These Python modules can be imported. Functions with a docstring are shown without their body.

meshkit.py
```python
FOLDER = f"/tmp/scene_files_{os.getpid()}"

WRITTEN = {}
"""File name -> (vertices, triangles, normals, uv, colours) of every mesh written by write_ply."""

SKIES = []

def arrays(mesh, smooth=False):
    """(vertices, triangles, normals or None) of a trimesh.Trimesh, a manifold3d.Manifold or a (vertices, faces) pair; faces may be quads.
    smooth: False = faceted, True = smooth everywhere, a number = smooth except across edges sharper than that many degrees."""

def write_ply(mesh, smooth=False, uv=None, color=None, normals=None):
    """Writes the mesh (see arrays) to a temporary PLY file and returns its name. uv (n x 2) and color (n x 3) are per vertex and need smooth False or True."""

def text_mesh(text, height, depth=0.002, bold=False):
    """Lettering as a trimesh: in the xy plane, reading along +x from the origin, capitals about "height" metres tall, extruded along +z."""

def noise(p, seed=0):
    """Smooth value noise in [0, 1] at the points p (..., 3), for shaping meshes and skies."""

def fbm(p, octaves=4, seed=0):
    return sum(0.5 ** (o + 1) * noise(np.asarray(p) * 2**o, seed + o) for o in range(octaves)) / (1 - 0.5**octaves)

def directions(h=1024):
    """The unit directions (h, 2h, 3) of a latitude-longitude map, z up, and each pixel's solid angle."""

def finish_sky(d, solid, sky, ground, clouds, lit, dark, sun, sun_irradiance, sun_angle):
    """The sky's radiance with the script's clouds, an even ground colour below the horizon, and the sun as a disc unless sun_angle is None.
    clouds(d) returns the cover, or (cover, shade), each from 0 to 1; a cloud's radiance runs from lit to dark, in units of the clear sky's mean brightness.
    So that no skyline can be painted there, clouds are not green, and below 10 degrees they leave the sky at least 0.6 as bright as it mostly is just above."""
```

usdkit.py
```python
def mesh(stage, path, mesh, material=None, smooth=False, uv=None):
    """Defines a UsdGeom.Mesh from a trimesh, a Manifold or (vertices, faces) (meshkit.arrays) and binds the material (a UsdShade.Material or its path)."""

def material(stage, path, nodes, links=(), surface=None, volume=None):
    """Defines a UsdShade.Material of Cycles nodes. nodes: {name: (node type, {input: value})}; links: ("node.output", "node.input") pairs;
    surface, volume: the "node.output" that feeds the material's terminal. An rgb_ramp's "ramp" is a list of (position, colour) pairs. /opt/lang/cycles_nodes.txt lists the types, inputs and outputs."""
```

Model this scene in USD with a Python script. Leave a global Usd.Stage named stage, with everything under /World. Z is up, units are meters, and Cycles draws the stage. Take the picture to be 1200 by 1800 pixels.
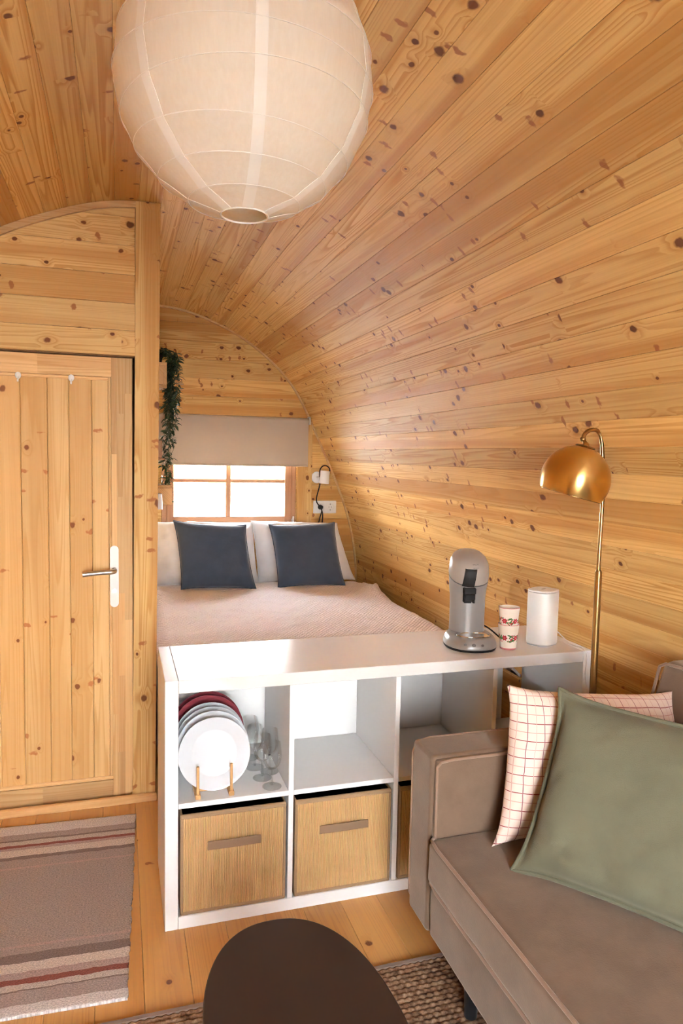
import math, random
import numpy as np
import trimesh
from shapely.geometry import Polygon, box as sbox, LineString
from shapely import affinity
from scipy.interpolate import CubicSpline
import usdkit, meshkit
from pxr import Usd, UsdGeom, UsdLux, UsdShade, Gf, Sdf, Vt

random.seed(7)
RNG = np.random.default_rng(7)
stage = Usd.Stage.CreateInMemory()
UsdGeom.SetStageUpAxis(stage, 'Z')
UsdGeom.SetStageMetersPerUnit(stage, 1.0)
W = UsdGeom.Xform.Define(stage, '/World')
UsdGeom.Scope.Define(stage, '/World/Looks')

# ------------------------------------------------------------------ camera
CF, CX, CY, CZ, YAW, PITCH, ROLL = 1250.0, -.1264, -2.0796, 1.4295, .3046, .0782, -.0200
EXPOSURE = 0.74
fwd = np.array([math.sin(YAW)*math.cos(PITCH), math.cos(YAW)*math.cos(PITCH), -math.sin(PITCH)])
rt0 = np.array([math.cos(YAW), -math.sin(YAW), 0.0]); dn0 = np.cross(fwd, rt0)
rt = math.cos(ROLL)*rt0 + math.sin(ROLL)*dn0
dn = -math.sin(ROLL)*rt0 + math.cos(ROLL)*dn0
cam = UsdGeom.Camera.Define(stage, '/World/camera')
M4 = np.eye(4); M4[0, :3] = rt; M4[1, :3] = -dn; M4[2, :3] = -fwd; M4[3, :3] = (CX, CY, CZ)
cam.AddTransformOp().Set(Gf.Matrix4d(*M4.ravel().tolist()))
cam.CreateHorizontalApertureAttr(36.0); cam.CreateVerticalApertureAttr(54.0)
cam.CreateFocalLengthAttr(36.0*CF/1200.0)
cam.CreateClippingRangeAttr(Gf.Vec2f(0.02, 500))
cam.CreateExposureAttr(EXPOSURE)

# ------------------------------------------------------------------ sky
SKY_STRENGTH = 38.0
dome = UsdLux.DomeLight.Define(stage, '/World/sky')
dome.CreateIntensityAttr(1.0)
SKY = usdkit.material(stage, '/World/Looks/sky', {
    't': ('texture_coordinate', {}), 's': ('separate_xyz', {}),
    'm': ('map_range', {'from_min': -0.05, 'from_max': 0.9, 'to_min': 0.0, 'to_max': 1.0, 'clamp': True}),
    'r': ('rgb_ramp', {'ramp': [(0.0, (1.0, .97, .93)), (0.25, (.93, .95, 1.0)), (1.0, (.62, .76, 1.0))]}),
    'b': ('background_shader', {'strength': SKY_STRENGTH})},
    [('t.generated', 's.vector'), ('s.z', 'm.value'), ('m.result', 'r.fac'), ('r.color', 'b.color')], surface='b.background')
UsdShade.MaterialBindingAPI.Apply(dome.GetPrim()).Bind(SKY)
# sun high to the left behind the pod's door end; it only reaches the ground outside
sun = UsdLux.DistantLight.Define(stage, '/World/sun')
sun.CreateIntensityAttr(16.0); sun.CreateAngleAttr(0.6); sun.CreateColorAttr(Gf.Vec3f(1, .93, .82))
sun.AddRotateXYZOp().Set(Gf.Vec3f(28, -38, 0))

# ------------------------------------------------------------------ helpers
COUNT = {}
def npath(name, parent=None):
    base = (str(parent.GetPath()) if parent is not None else '/World') + '/' + name
    k = COUNT.get(base, 0); COUNT[base] = k + 1
    return base if k == 0 else f'{base}_{k:03d}'
def prim(p): return p.GetPrim() if hasattr(p, 'GetPrim') else p
def tag(o, label=None, cat=None, group=None, kind=None):
    o = prim(o)
    for k, v in (('label', label), ('category', cat), ('group', group), ('kind', kind)):
        if v: o.SetCustomDataByKey(k, v)
    return o
def obj(name, mesh, m, parent=None, smooth=False, uv=None):
    return usdkit.mesh(stage, npath(name, parent), mesh, m, smooth=smooth, uv=uv).GetPrim()
def thing(name, label, cat, loc=(0, 0, 0), rz=0, group=None, kind=None):
    x = UsdGeom.Xform.Define(stage, npath(name))
    x.AddTranslateOp().Set(Gf.Vec3d(*map(float, loc))); x.AddRotateZOp().Set(float(rz))
    return tag(x, label, cat, group, kind)
def holder(name, parent):
    return UsdGeom.Xform.Define(stage, npath(name, parent)).GetPrim()
def dup(root, loc, rz, label, group=None):
    r = thing(root.GetName(), label, root.GetCustomDataByKey('category'), loc, rz, group or root.GetCustomDataByKey('group'))
    r.GetReferences().AddInternalReference(root.GetPath()); r.SetInstanceable(True)
    return r
def cat(*ms): return trimesh.util.concatenate([m for m in ms])
def bx(x0, x1, y0, y1, z0, z1, ch=.002):
    """box with chamfered edges"""
    ch = min(ch, .45*(x1-x0), .45*(y1-y0), .45*(z1-z0))
    pts = []
    for sx in (0, 1):
        for sy in (0, 1):
            for sz in (0, 1):
                X = (x0, x1)[sx]; Y = (y0, y1)[sy]; Z = (z0, z1)[sz]
                a, b, c = (1-2*sx)*ch, (1-2*sy)*ch, (1-2*sz)*ch
                pts += [(X, Y+b, Z+c), (X+a, Y, Z+c), (X+a, Y+b, Z)]
    return trimesh.convex.convex_hull(np.array(pts))
def tube(P, r, n=10, closed=False):
    P = np.asarray(P, float); k = len(P)
    R = np.broadcast_to(np.asarray(r, float), (k,))
    T = np.gradient(P, axis=0) if not closed else np.roll(P, -1, 0) - np.roll(P, 1, 0)
    T /= np.linalg.norm(T, axis=1, keepdims=True) + 1e-12
    a = np.array([0, 0, 1.]) if abs(T[0, 2]) < .9 else np.array([1., 0, 0])
    u = np.cross(T[0], a); u /= np.linalg.norm(u)
    rings = []
    th = np.linspace(0, 2*np.pi, n, endpoint=False)
    for i in range(k):
        u = u - T[i]*(u @ T[i]); u /= np.linalg.norm(u) + 1e-12
        w = np.cross(T[i], u)
        rings.append(P[i] + R[i]*(np.cos(th)[:, None]*u + np.sin(th)[:, None]*w))
    V = np.vstack(rings); F = []
    for i in range(k if closed else k-1):
        j = (i+1) % k
        for q in range(n):
            q2 = (q+1) % n
            F += [(i*n+q, i*n+q2, j*n+q2), (i*n+q, j*n+q2, j*n+q)]
    if not closed:
        V = np.vstack([V, P[0], P[-1]])
        for q in range(n):
            q2 = (q+1) % n
            F += [(k*n, q2, q), (k*n+1, (k-1)*n+q, (k-1)*n+q2)]
    return trimesh.Trimesh(V, F, process=False)
def spline(P, n=40):
    P = np.asarray(P, float); t = np.r_[0, np.cumsum(np.linalg.norm(np.diff(P, axis=0), axis=1))]
    return CubicSpline(t, P)(np.linspace(0, t[-1], n))
def lathe(prof, n=48, c=(0, 0, 0)):
    prof = np.asarray(prof, float); k = len(prof)
    th = np.linspace(0, 2*np.pi, n, endpoint=False)
    V = np.stack([prof[:, 0, None]*np.cos(th), prof[:, 0, None]*np.sin(th), np.repeat(prof[:, 1, None], n, 1)], -1).reshape(-1, 3) + np.array(c)
    F = []
    for i in range(k-1):
        for q in range(n):
            q2 = (q+1) % n
            F += [(i*n+q, i*n+q2, (i+1)*n+q2), (i*n+q, (i+1)*n+q2, (i+1)*n+q)]
    return trimesh.Trimesh(V, F, process=False)
def extr(poly, t):
    return cat(*[trimesh.creation.extrude_polygon(g, t, engine='earcut') for g in getattr(poly, 'geoms', [poly]) if g.area > 1e-7])
def xz_plate(poly, y0, y1):
    """polygon given in (x, z) extruded from y0 to y1 (y0 < y1)"""
    m = extr(poly, y1-y0); v = m.vertices.copy()
    return trimesh.Trimesh(np.stack([v[:, 0], y1 - v[:, 2], v[:, 1]], 1), m.faces, process=False)
def rot(m, R, c=(0, 0, 0)):
    m = m.copy(); c = np.array(c, float); m.vertices = (m.vertices - c) @ np.asarray(R).T + c; return m
def Rm(ax, deg): return trimesh.transformations.rotation_matrix(math.radians(deg), ax)[:3, :3]
def superellipse(a, b, e=3.0, n=64):
    t = np.linspace(0, 2*np.pi, n, endpoint=False)
    c, s = np.cos(t), np.sin(t)
    return np.stack([a*np.sign(c)*np.abs(c)**(2/e), b*np.sign(s)*np.abs(s)**(2/e)], 1)
def loft(rings):
    """closed rings of equal count, capped"""
    rings = np.asarray(rings, float); k, n, _ = rings.shape
    V = np.vstack([rings.reshape(-1, 3), rings[0].mean(0), rings[-1].mean(0)]); F = []
    for i in range(k-1):
        for q in range(n):
            q2 = (q+1) % n
            F += [(i*n+q, i*n+q2, (i+1)*n+q2), (i*n+q, (i+1)*n+q2, (i+1)*n+q)]
    for q in range(n):
        q2 = (q+1) % n
        F += [(k*n, q2, q), (k*n+1, (k-1)*n+q, (k-1)*n+q2)]
    return trimesh.Trimesh(V, F, process=False)

# boards: each carries UV = (10*id + across, along) in metres so that every board has its own grain
BID = [0]
def newid():
    BID[0] += 1
    return 10.0*(BID[0] % 173) + .5, float(RNG.uniform(0, 30))
def board(name, O, U, V, w, L, t, m, parent, ch=.0008, gap=.0002, N=None):
    """plank: O = corner of the visible face, U across, V along (unit), thickness t to the back"""
    O, U, V = (np.array(a, float) for a in (O, U, V))
    N = np.cross(U, V) if N is None else np.array(N, float)
    sec = [(gap, -t), (gap, -ch), (gap+ch, 0), (w-gap-ch, 0), (w-gap, -ch), (w-gap, -t)]
    u0, v0 = newid()
    vs, fs, uv = [], [], []
    def quad(pts, us):
        k = len(vs); vs.extend(pts); uv.extend(us)
        for i in range(1, len(pts)-1): fs.append((k, k+i, k+i+1))
    n = len(sec)
    flip = np.dot(np.cross(U, V), N) < 0
    for i in range(n):
        a, b = sec[i], sec[(i+1) % n]
        p = [O+U*a[0]+N*a[1], O+U*b[0]+N*b[1], O+U*b[0]+N*b[1]+V*L, O+U*a[0]+N*a[1]+V*L]
        q = [(u0+a[0]+a[1], v0), (u0+b[0]+b[1], v0), (u0+b[0]+b[1], v0+L), (u0+a[0]+a[1], v0+L)]
        if flip: p, q = p[::-1], q[::-1]
        quad(p, q)
    for e, s in ((0, 1), (L, 0)):
        p = [O+U*a[0]+N*a[1]+V*e for a in sec]; q = [(u0+a[0], v0+a[1]) for a in sec]
        if bool(s) == (not flip): p, q = p[::-1], q[::-1]
        quad(p, q)
    return obj(name, (np.array(vs), np.array(fs)), m, parent, uv=np.array(uv))
def poly_board(name, poly, y_face, t, m, parent, along='x', ch=.0015):
    """plank with outline poly in (x, z) facing -y; slightly chamfered front"""
    if poly.is_empty or poly.area < 1e-5: return
    body = xz_plate(poly.buffer(-.0006), y_face+ch, y_face+t)
    face = poly.buffer(-.0006-ch)
    parts = [body]
    if not face.is_empty: parts.append(xz_plate(face, y_face, y_face+ch))
    mm = cat(*parts); v = mm.vertices; u0, v0 = newid()
    b = poly.bounds
    uv = np.stack([u0 + v[:, 2]-b[1], v0 + v[:, 0]-b[0] + v[:, 1]-y_face], 1) if along == 'x' else np.stack([u0 + v[:, 0]-b[0], v0 + v[:, 2]-b[1] + v[:, 1]-y_face], 1)
    return obj(name, mm, m, parent, uv=uv)
def uvbox(name, mesh, m, parent, ax):
    """any mesh with board UVs; ax = the axis the grain follows"""
    v = np.asarray(mesh.vertices)[np.asarray(mesh.faces).ravel()]; f = np.arange(len(v)).reshape(-1, 3)
    u0, v0 = newid(); o = [i for i in range(3) if i != ax]
    uv = np.stack([u0 + (v[:, o[0]]-v[:, o[0]].min()) + (v[:, o[1]]-v[:, o[1]].min()), v0 + v[:, ax]-v[:, ax].min()], 1)
    return obj(name, (v, f), m, parent, uv=uv)

# ------------------------------------------------------------------ materials
def lk(name): return '/World/Looks/' + name
def plain(name, col, rough=.5, metal=0.0, spec=.5, bump=None, **kw):
    nodes = {'p': ('principled_bsdf', {'base_color': col, 'roughness': rough, 'metallic': metal, 'specular_ior_level': spec, **kw})}
    links = []
    if bump:
        sc, st, dist = bump
        nodes.update({'t': ('texture_coordinate', {}), 'n': ('noise_texture', {'scale': sc, 'detail': 3}), 'b': ('bump', {'strength': st, 'distance': dist})})
        links += [('t.object', 'n.vector'), ('n.fac', 'b.height'), ('b.normal', 'p.normal')]
    return usdkit.material(stage, lk(name), nodes, links, surface='p.BSDF')
def wood(name, light, mid, heart, knot, rough=.53, spec=.15, ring=.75, knots=.42, tone=.2, heartw=.5, kr=(.06, .175), coat=0.0, kscale=13.0):
    n, l = {}, []
    def add(k, kind, **inp): n[k] = (kind, inp)
    add('t', 'texture_coordinate'); add('s', 'separate_xyz'); l.append(('t.UV', 's.vector'))
    add('idd', 'math', math_type='multiply', value2=.1); l.append(('s.x', 'idd.value1'))
    add('idf', 'math', math_type='floor'); l.append(('idd.value', 'idf.value1'))
    add('wn', 'white_noise_texture', dimensions='1D'); l.append(('idf.value', 'wn.w'))
    add('wc', 'separate_color'); l.append(('wn.color', 'wc.color'))
    # knots
    add('kv', 'vector_math', math_type='multiply', vector2=(kscale, kscale*.8, 1)); l.append(('t.UV', 'kv.vector1'))
    add('vo', 'voronoi_texture', dimensions='2D', scale=1.0, randomness=.9); l.append(('kv.vector', 'vo.vector'))
    add('vs', 'separate_color'); l.append(('vo.color', 'vs.color'))
    # knots come in whorls: rows across the board at certain heights of the stem
    add('wy', 'math', math_type='multiply', value2=3.6); l.append(('s.y', 'wy.value1'))
    add('wx', 'math', math_type='multiply', value2=3.71); l.append(('idf.value', 'wx.value1'))
    add('wv', 'combine_xyz'); l += [('wx.value', 'wv.x'), ('wy.value', 'wv.y')]
    add('wno', 'noise_texture', scale=1.0, detail=0.0); l.append(('wv.vector', 'wno.vector'))
    add('wth', 'map_range', from_min=.46, from_max=.57, to_min=knots*.06, to_max=knots, clamp=True); l.append(('wno.fac', 'wth.value'))
    add('wth2', 'math', math_type='multiply', value2=.6); l.append(('wth.result', 'wth2.value1'))
    add('pr', 'math', math_type='less_than'); l += [('vs.r', 'pr.value1'), ('wth.result', 'pr.value2')]
    add('rad', 'map_range', to_min=kr[0], to_max=kr[1]); l.append(('vs.g', 'rad.value'))
    add('kn', 'noise_texture', scale=60.0, detail=1.0); l.append(('t.UV', 'kn.vector'))
    add('kd0', 'math', math_type='divide'); l += [('vo.distance', 'kd0.value1'), ('rad.result', 'kd0.value2')]
    add('kd', 'math', math_type='multiply_add', value2=.9, value3=-.45); l += [('kn.fac', 'kd.value1')]
    add('kd1', 'math', math_type='add'); l += [('kd0.value', 'kd1.value1'), ('kd.value', 'kd1.value2')]
    add('km', 'map_range', from_min=.75, from_max=1.15, to_min=1, to_max=0, clamp=True); l.append(('kd1.value', 'km.value'))
    add('kmask', 'math', math_type='multiply'); l += [('km.result', 'kmask.value1'), ('pr.value', 'kmask.value2')]
    add('kh', 'map_range', from_min=.6, from_max=4.2, to_min=1, to_max=0, clamp=True, range_type='smoothstep'); l.append(('kd0.value', 'kh.value'))
    add('khalo', 'math', math_type='multiply'); l += [('kh.result', 'khalo.value1'), ('pr.value', 'khalo.value2')]
    # spike knots, long across the board
    add('sv', 'vector_math', math_type='multiply', vector2=(9, 17, 1)); l.append(('t.UV', 'sv.vector1'))
    add('so', 'voronoi_texture', dimensions='2D', scale=1.0, randomness=.9); l.append(('sv.vector', 'so.vector'))
    add('ss', 'separate_color'); l.append(('so.color', 'ss.color'))
    add('sp', 'math', math_type='less_than'); l += [('ss.b', 'sp.value1'), ('wth2.value', 'sp.value2')]
    add('sr', 'math', math_type='multiply_add', value2=.35, value3=-.17); l.append(('kn.fac', 'sr.value1'))
    add('sd', 'math', math_type='add'); l += [('so.distance', 'sd.value1'), ('sr.value', 'sd.value2')]
    add('sm', 'map_range', from_min=.10, from_max=.17, to_min=1, to_max=0, clamp=True); l.append(('sd.value', 'sm.value'))
    add('smask', 'math', math_type='multiply'); l += [('sm.result', 'smask.value1'), ('sp.value', 'smask.value2')]
    add('smh', 'math', math_type='multiply', value2=.85); l.append(('smask.value', 'smh.value1'))
    
    # growth rings: contour lines of a long noise
    add('gv', 'vector_math', math_type='multiply', vector2=(10.5, .24, 1)); l.append(('t.UV', 'gv.vector1'))
    add('gn', 'noise_texture', scale=1.0, detail=2.0, roughness=.45); l.append(('gv.vector', 'gn.vector'))
    add('gf', 'math', math_type='multiply', value2=21.0); l.append(('gn.fac', 'gf.value1'))
    add('gh', 'math', math_type='multiply_add', value2=1.2); l += [('khalo.value', 'gh.value1'), ('gf.value', 'gh.value3')]
    add('gs', 'math', math_type='fraction'); l.append(('gh.value', 'gs.value1'))
    add('gr', 'rgb_ramp', ramp=[(0, (0, 0, 0)), (.45, (.22, .22, .22)), (.80, (.95, .95, .95)), (.90, (1, 1, 1)), (1.0, (0, 0, 0))]); l.append(('gs.value', 'gr.fac'))
    add('am', 'vector_math', math_type='multiply', vector2=(5.0, .6, 1)); l.append(('t.UV', 'am.vector1'))
    add('an', 'noise_texture', scale=1.0, detail=1.0); l.append(('am.vector', 'an.vector'))
    add('ar', 'map_range', from_min=.33, from_max=.62, to_min=.30, to_max=1.0, clamp=True); l.append(('an.fac', 'ar.value'))
    add('fv', 'vector_math', math_type='multiply', vector2=(260.0, 4.0, 1)); l.append(('t.UV', 'fv.vector1'))
    add('fn', 'noise_texture', scale=1.0, detail=2.0); l.append(('fv.vector', 'fn.vector'))
    add('g1', 'math', math_type='multiply'); l += [('gr.color', 'g1.value1'), ('ar.result', 'g1.value2')]
    add('g2', 'math', math_type='multiply', value2=ring); l.append(('g1.value', 'g2.value1'))
    add('f1', 'map_range', from_min=.3, from_max=.75, to_min=0, to_max=.28, clamp=True); l.append(('fn.fac', 'f1.value'))
    add('g3', 'math', math_type='add', use_clamp=True); l += [('g2.value', 'g3.value1'), ('f1.result', 'g3.value2')]
    add('c1', 'mix', color1=light, color2=mid); l.append(('g3.value', 'c1.fac'))
    # heartwood streaks
    add('hv', 'vector_math', math_type='multiply', vector2=(11.0, .22, 1)); l.append(('t.UV', 'hv.vector1'))
    add('hn', 'noise_texture', scale=1.0, detail=1.5); l.append(('hv.vector', 'hn.vector'))
    add('ht', 'math', math_type='multiply_add', value2=.26, value3=-.13); l.append(('wc.g', 'ht.value1'))
    add('h0', 'math', math_type='add'); l += [('hn.fac', 'h0.value1'), ('ht.value', 'h0.value2')]
    add('hr', 'map_range', from_min=.51, from_max=.60, to_min=0, to_max=heartw, clamp=True); l.append(('h0.value', 'hr.value'))
    add('c2', 'mix', color2=heart); l += [('hr.result', 'c2.fac'), ('c1.color', 'c2.color1')]
    add('kh2', 'math', math_type='multiply', value2=.35); l.append(('khalo.value', 'kh2.value1'))
    add('c3', 'mix', color2=heart); l += [('kh2.value', 'c3.fac'), ('c2.color', 'c3.color1')]
    add('tn', 'map_range', to_min=1-tone, to_max=1+tone*.45); l.append(('wc.r', 'tn.value'))
    add('hsv', 'hsv', saturation=1.0, hue=.5); l += [('c3.color', 'hsv.color'), ('tn.result', 'hsv.value')]
    add('c5', 'mix', color2=tuple(min(1, c*1.9) for c in knot)); l += [('smh.value', 'c5.fac'), ('hsv.color', 'c5.color1')]
    add('c4', 'mix', color2=knot); l += [('kmask.value', 'c4.fac'), ('c5.color', 'c4.color1')]
    add('bp', 'bump', strength=.12, distance=.002); l.append(('g3.value', 'bp.height'))
    add('rr', 'map_range', to_min=rough-.06, to_max=rough+.1); l.append(('g3.value', 'rr.value'))
    add('p', 'principled_bsdf', specular_ior_level=spec, coat_weight=coat, coat_roughness=.25)
    l += [('c4.color', 'p.base_color'), ('bp.normal', 'p.normal'), ('rr.result', 'p.roughness')]
    return usdkit.material(stage, lk(name), n, l, surface='p.BSDF')

PINE = wood('pine_boarding', (.765, .49, .178), (.56, .28, .072), (.53, .245, .058), (.155, .050, .016), heartw=.75, ring=.9)
PINE_IN = wood('pine_light', (.79, .525, .215), (.60, .325, .10), (.57, .27, .072), (.18, .06, .018), tone=.15, heartw=.65, ring=.9)
PINE_DOOR = wood('pine_door', (.79, .52, .235), (.65, .37, .13), (.62, .32, .10), (.25, .085, .026), tone=.12, kr=(.05, .13))
PINE_CLEAR = wood('pine_clear', (.76, .50, .24), (.60, .34, .13), (.55, .28, .10), (.2, .07, .03), knots=.0, tone=.3)
PINE_FLOOR = wood('pine_floor', (.62, .33, .11), (.45, .20, .052), (.43, .175, .042), (.14, .04, .014), rough=.34, spec=.5, knots=.12, tone=.2, kr=(.05, .14))
FRAME_WOOD = wood('window_wood', (.50, .27, .15), (.40, .20, .10), (.38, .18, .09), (.2, .07, .03), knots=.0, tone=.12)
WHITE = plain('white_laminate', (.80, .79, .775), .22, spec=.5)
WHITE_PLASTIC = plain('white_plastic', (.80, .79, .77), .35)
DARK = plain('dark_backing', (.20, .10, .035), .9)
BLACK = plain('black_plastic', (.010, .009, .009), .5, spec=.2)
BLACK_METAL = plain('black_metal', (.02, .02, .022), .4, metal=.6)
STEEL = plain('brushed_steel', (.72, .70, .66), .28, metal=1.0)
CHROME = plain('chrome', (.8, .8, .8), .1, metal=1.0)
TABLE_BROWN = plain('table_brown', (.024, .0115, .0075), .45, spec=.3)
GREY_SHELL = plain('coffee_grey', (.27, .26, .255), .32, metal=.25)
GREY_LID = plain('coffee_lid_grey', (.36, .325, .295), .35, metal=.2)
CERAMIC = plain('white_ceramic', (.58, .60, .63), .10, spec=.6)
RED_CERAMIC = plain('red_ceramic', (.20, .035, .045), .15)
CUP_CREAM = plain('cup_cream', (.80, .72, .63), .25)
PRINT_RED = plain('print_red', (.50, .03, .045), .3)
PRINT_PINK = plain('print_pink', (.68, .22, .22), .3)
PRINT_GREEN = plain('print_green', (.06, .15, .035), .3)
CABLE_WHITE = plain('cable_white', (.78, .76, .73), .4)
TEXT_GREY = plain('print_grey', (.10, .09, .085), .4)
GLASS = usdkit.material(stage, lk('wine_glass'), {'f': ('layer_weight', {'blend': .35}), 'a': ('transparent_bsdf', {'color': (.985, .99, .988)}), 'g': ('glossy_bsdf', {'roughness': .02, 'color': (1, 1, 1)}), 'k': ('math', {'math_type': 'multiply', 'value2': .34}), 'm': ('mix_closure', {})},
    [('f.fresnel', 'k.value1'), ('k.value', 'm.fac'), ('a.BSDF', 'm.closure1'), ('g.BSDF', 'm.closure2')], surface='m.closure')
PANE = usdkit.material(stage, lk('window_pane'), {'f': ('fresnel', {'IOR': 1.45}), 'a': ('transparent_bsdf', {'color': (.97, .985, .98)}), 'g': ('glossy_bsdf', {'roughness': .01, 'color': (1, 1, 1)}), 'm': ('mix_closure', {})},
    [('f.fac', 'm.fac'), ('a.BSDF', 'm.closure1'), ('g.BSDF', 'm.closure2')], surface='m.closure')
def fabric(name, col, rough=.9, sheen=.3, scale=420.0, strength=.25, var=.12, trans=0.0, vs=6.0, tint=(1, .86, .70)):
    c2 = tuple(max(0, c*(1-var)) for c in col)
    nodes = {'t': ('texture_coordinate', {}), 'n': ('noise_texture', {'scale': scale, 'detail': 2}), 'v': ('noise_texture', {'scale': vs, 'detail': 4, 'roughness': .6}),
             'r': ('map_range', {'from_min': .38, 'from_max': .62, 'clamp': True}), 'c': ('mix', {'color1': col, 'color2': c2}), 'b': ('bump', {'strength': strength, 'distance': .002}),
             'p': ('principled_bsdf', {'roughness': rough, 'specular_ior_level': .15, 'sheen_weight': sheen, 'sheen_roughness': .4, 'sheen_tint': tint})}
    links = [('t.object', 'n.vector'), ('t.object', 'v.vector'), ('v.fac', 'r.value'), ('r.result', 'c.fac'), ('c.color', 'p.base_color'), ('n.fac', 'b.height'), ('b.normal', 'p.normal')]
    surf = 'p.BSDF'
    if trans:
        nodes.update({'tr': ('translucent_bsdf', {}), 'mx': ('mix_closure', {'fac': trans})})
        links += [('c.color', 'tr.color'), ('p.BSDF', 'mx.closure1'), ('tr.BSDF', 'mx.closure2')]; surf = 'mx.closure'
    return usdkit.material(stage, lk(name), nodes, links, surface=surf)
VELVET = fabric('taupe_velvet', (.172, .113, .076), .8, .5, 300, .15, .16, vs=9)
VELVET_PIPE = fabric('taupe_piping', (.27, .175, .125), .8, .5, 300, .15, .1)
GREEN_LINEN = fabric('green_linen', (.138, .134, .088), .9, .2, 520, .45, .12)
NAVY = fabric('navy_velour', (.058, .080, .122), .9, .4, 300, .3, .12, vs=14)
LINEN_WHITE = fabric('white_cotton', (.85, .82, .81), .9, .1, 300, .1, .05)
BLIND = fabric('blind_cloth', (.52, .42, .32), .85, .0, 600, .1, .03, trans=.08)
PAPER = usdkit.material(stage, lk('lantern_paper'), {
    't': ('texture_coordinate', {}), 'mp': ('vector_math', {'math_type': 'multiply', 'vector2': (160, 160, 30)}), 'n': ('noise_texture', {'scale': 1.0, 'detail': 3}),
    'r': ('rgb_ramp', {'ramp': [(.3, (.91, .84, .73)), (.7, (.94, .88, .78))]}), 'd': ('diffuse_bsdf', {}), 'tr': ('translucent_bsdf', {}), 'm': ('mix_closure', {'fac': .62}),
    'b': ('bump', {'strength': .2, 'distance': .002})},
    [('t.object', 'mp.vector1'), ('mp.vector', 'n.vector'), ('n.fac', 'r.fac'), ('r.color', 'd.color'), ('r.color', 'tr.color'), ('n.fac', 'b.height'), ('b.normal', 'd.normal'), ('d.BSDF', 'm.closure1'), ('tr.BSDF', 'm.closure2')], surface='m.closure')
PAPER_SEAM = usdkit.material(stage, lk('lantern_seam'), {'d': ('diffuse_bsdf', {'color': (.97, .93, .86)}), 'tr': ('translucent_bsdf', {'color': (.97, .93, .86)}), 'm': ('mix_closure', {'fac': .5})},
    [('d.BSDF', 'm.closure1'), ('tr.BSDF', 'm.closure2')], surface='m.closure')
BRASS = usdkit.material(stage, lk('brushed_brass'), {
    't': ('texture_coordinate', {}), 'tg': ('tangent', {'direction_type': 'radial', 'axis': 'z'}),
    'p': ('principled_bsdf', {'base_color': (.70, .44, .15), 'metallic': 1.0, 'roughness': .27, 'anisotropic': .75, 'anisotropic_rotation': .25})}, [('tg.tangent', 'p.tangent')], surface='p.BSDF')
BRASS_P = plain('brass_plain', (.46, .28, .11), .25, metal=1.0)
LEAF = usdkit.material(stage, lk('vine_leaf'), {
    'g': ('geometry', {}), 'r': ('rgb_ramp', {'ramp': [(0, (.022, .045, .012)), (.7, (.05, .085, .022)), (1, (.16, .18, .07))]}),
    'p': ('principled_bsdf', {'roughness': .5}), 'tr': ('translucent_bsdf', {}), 'm': ('mix_closure', {'fac': .2})},
    [('g.random_per_island', 'r.fac'), ('r.color', 'p.base_color'), ('r.color', 'tr.color'), ('p.BSDF', 'm.closure1'), ('tr.BSDF', 'm.closure2')], surface='m.closure')
STEM = plain('vine_stem', (.10, .09, .04), .7)
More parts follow.
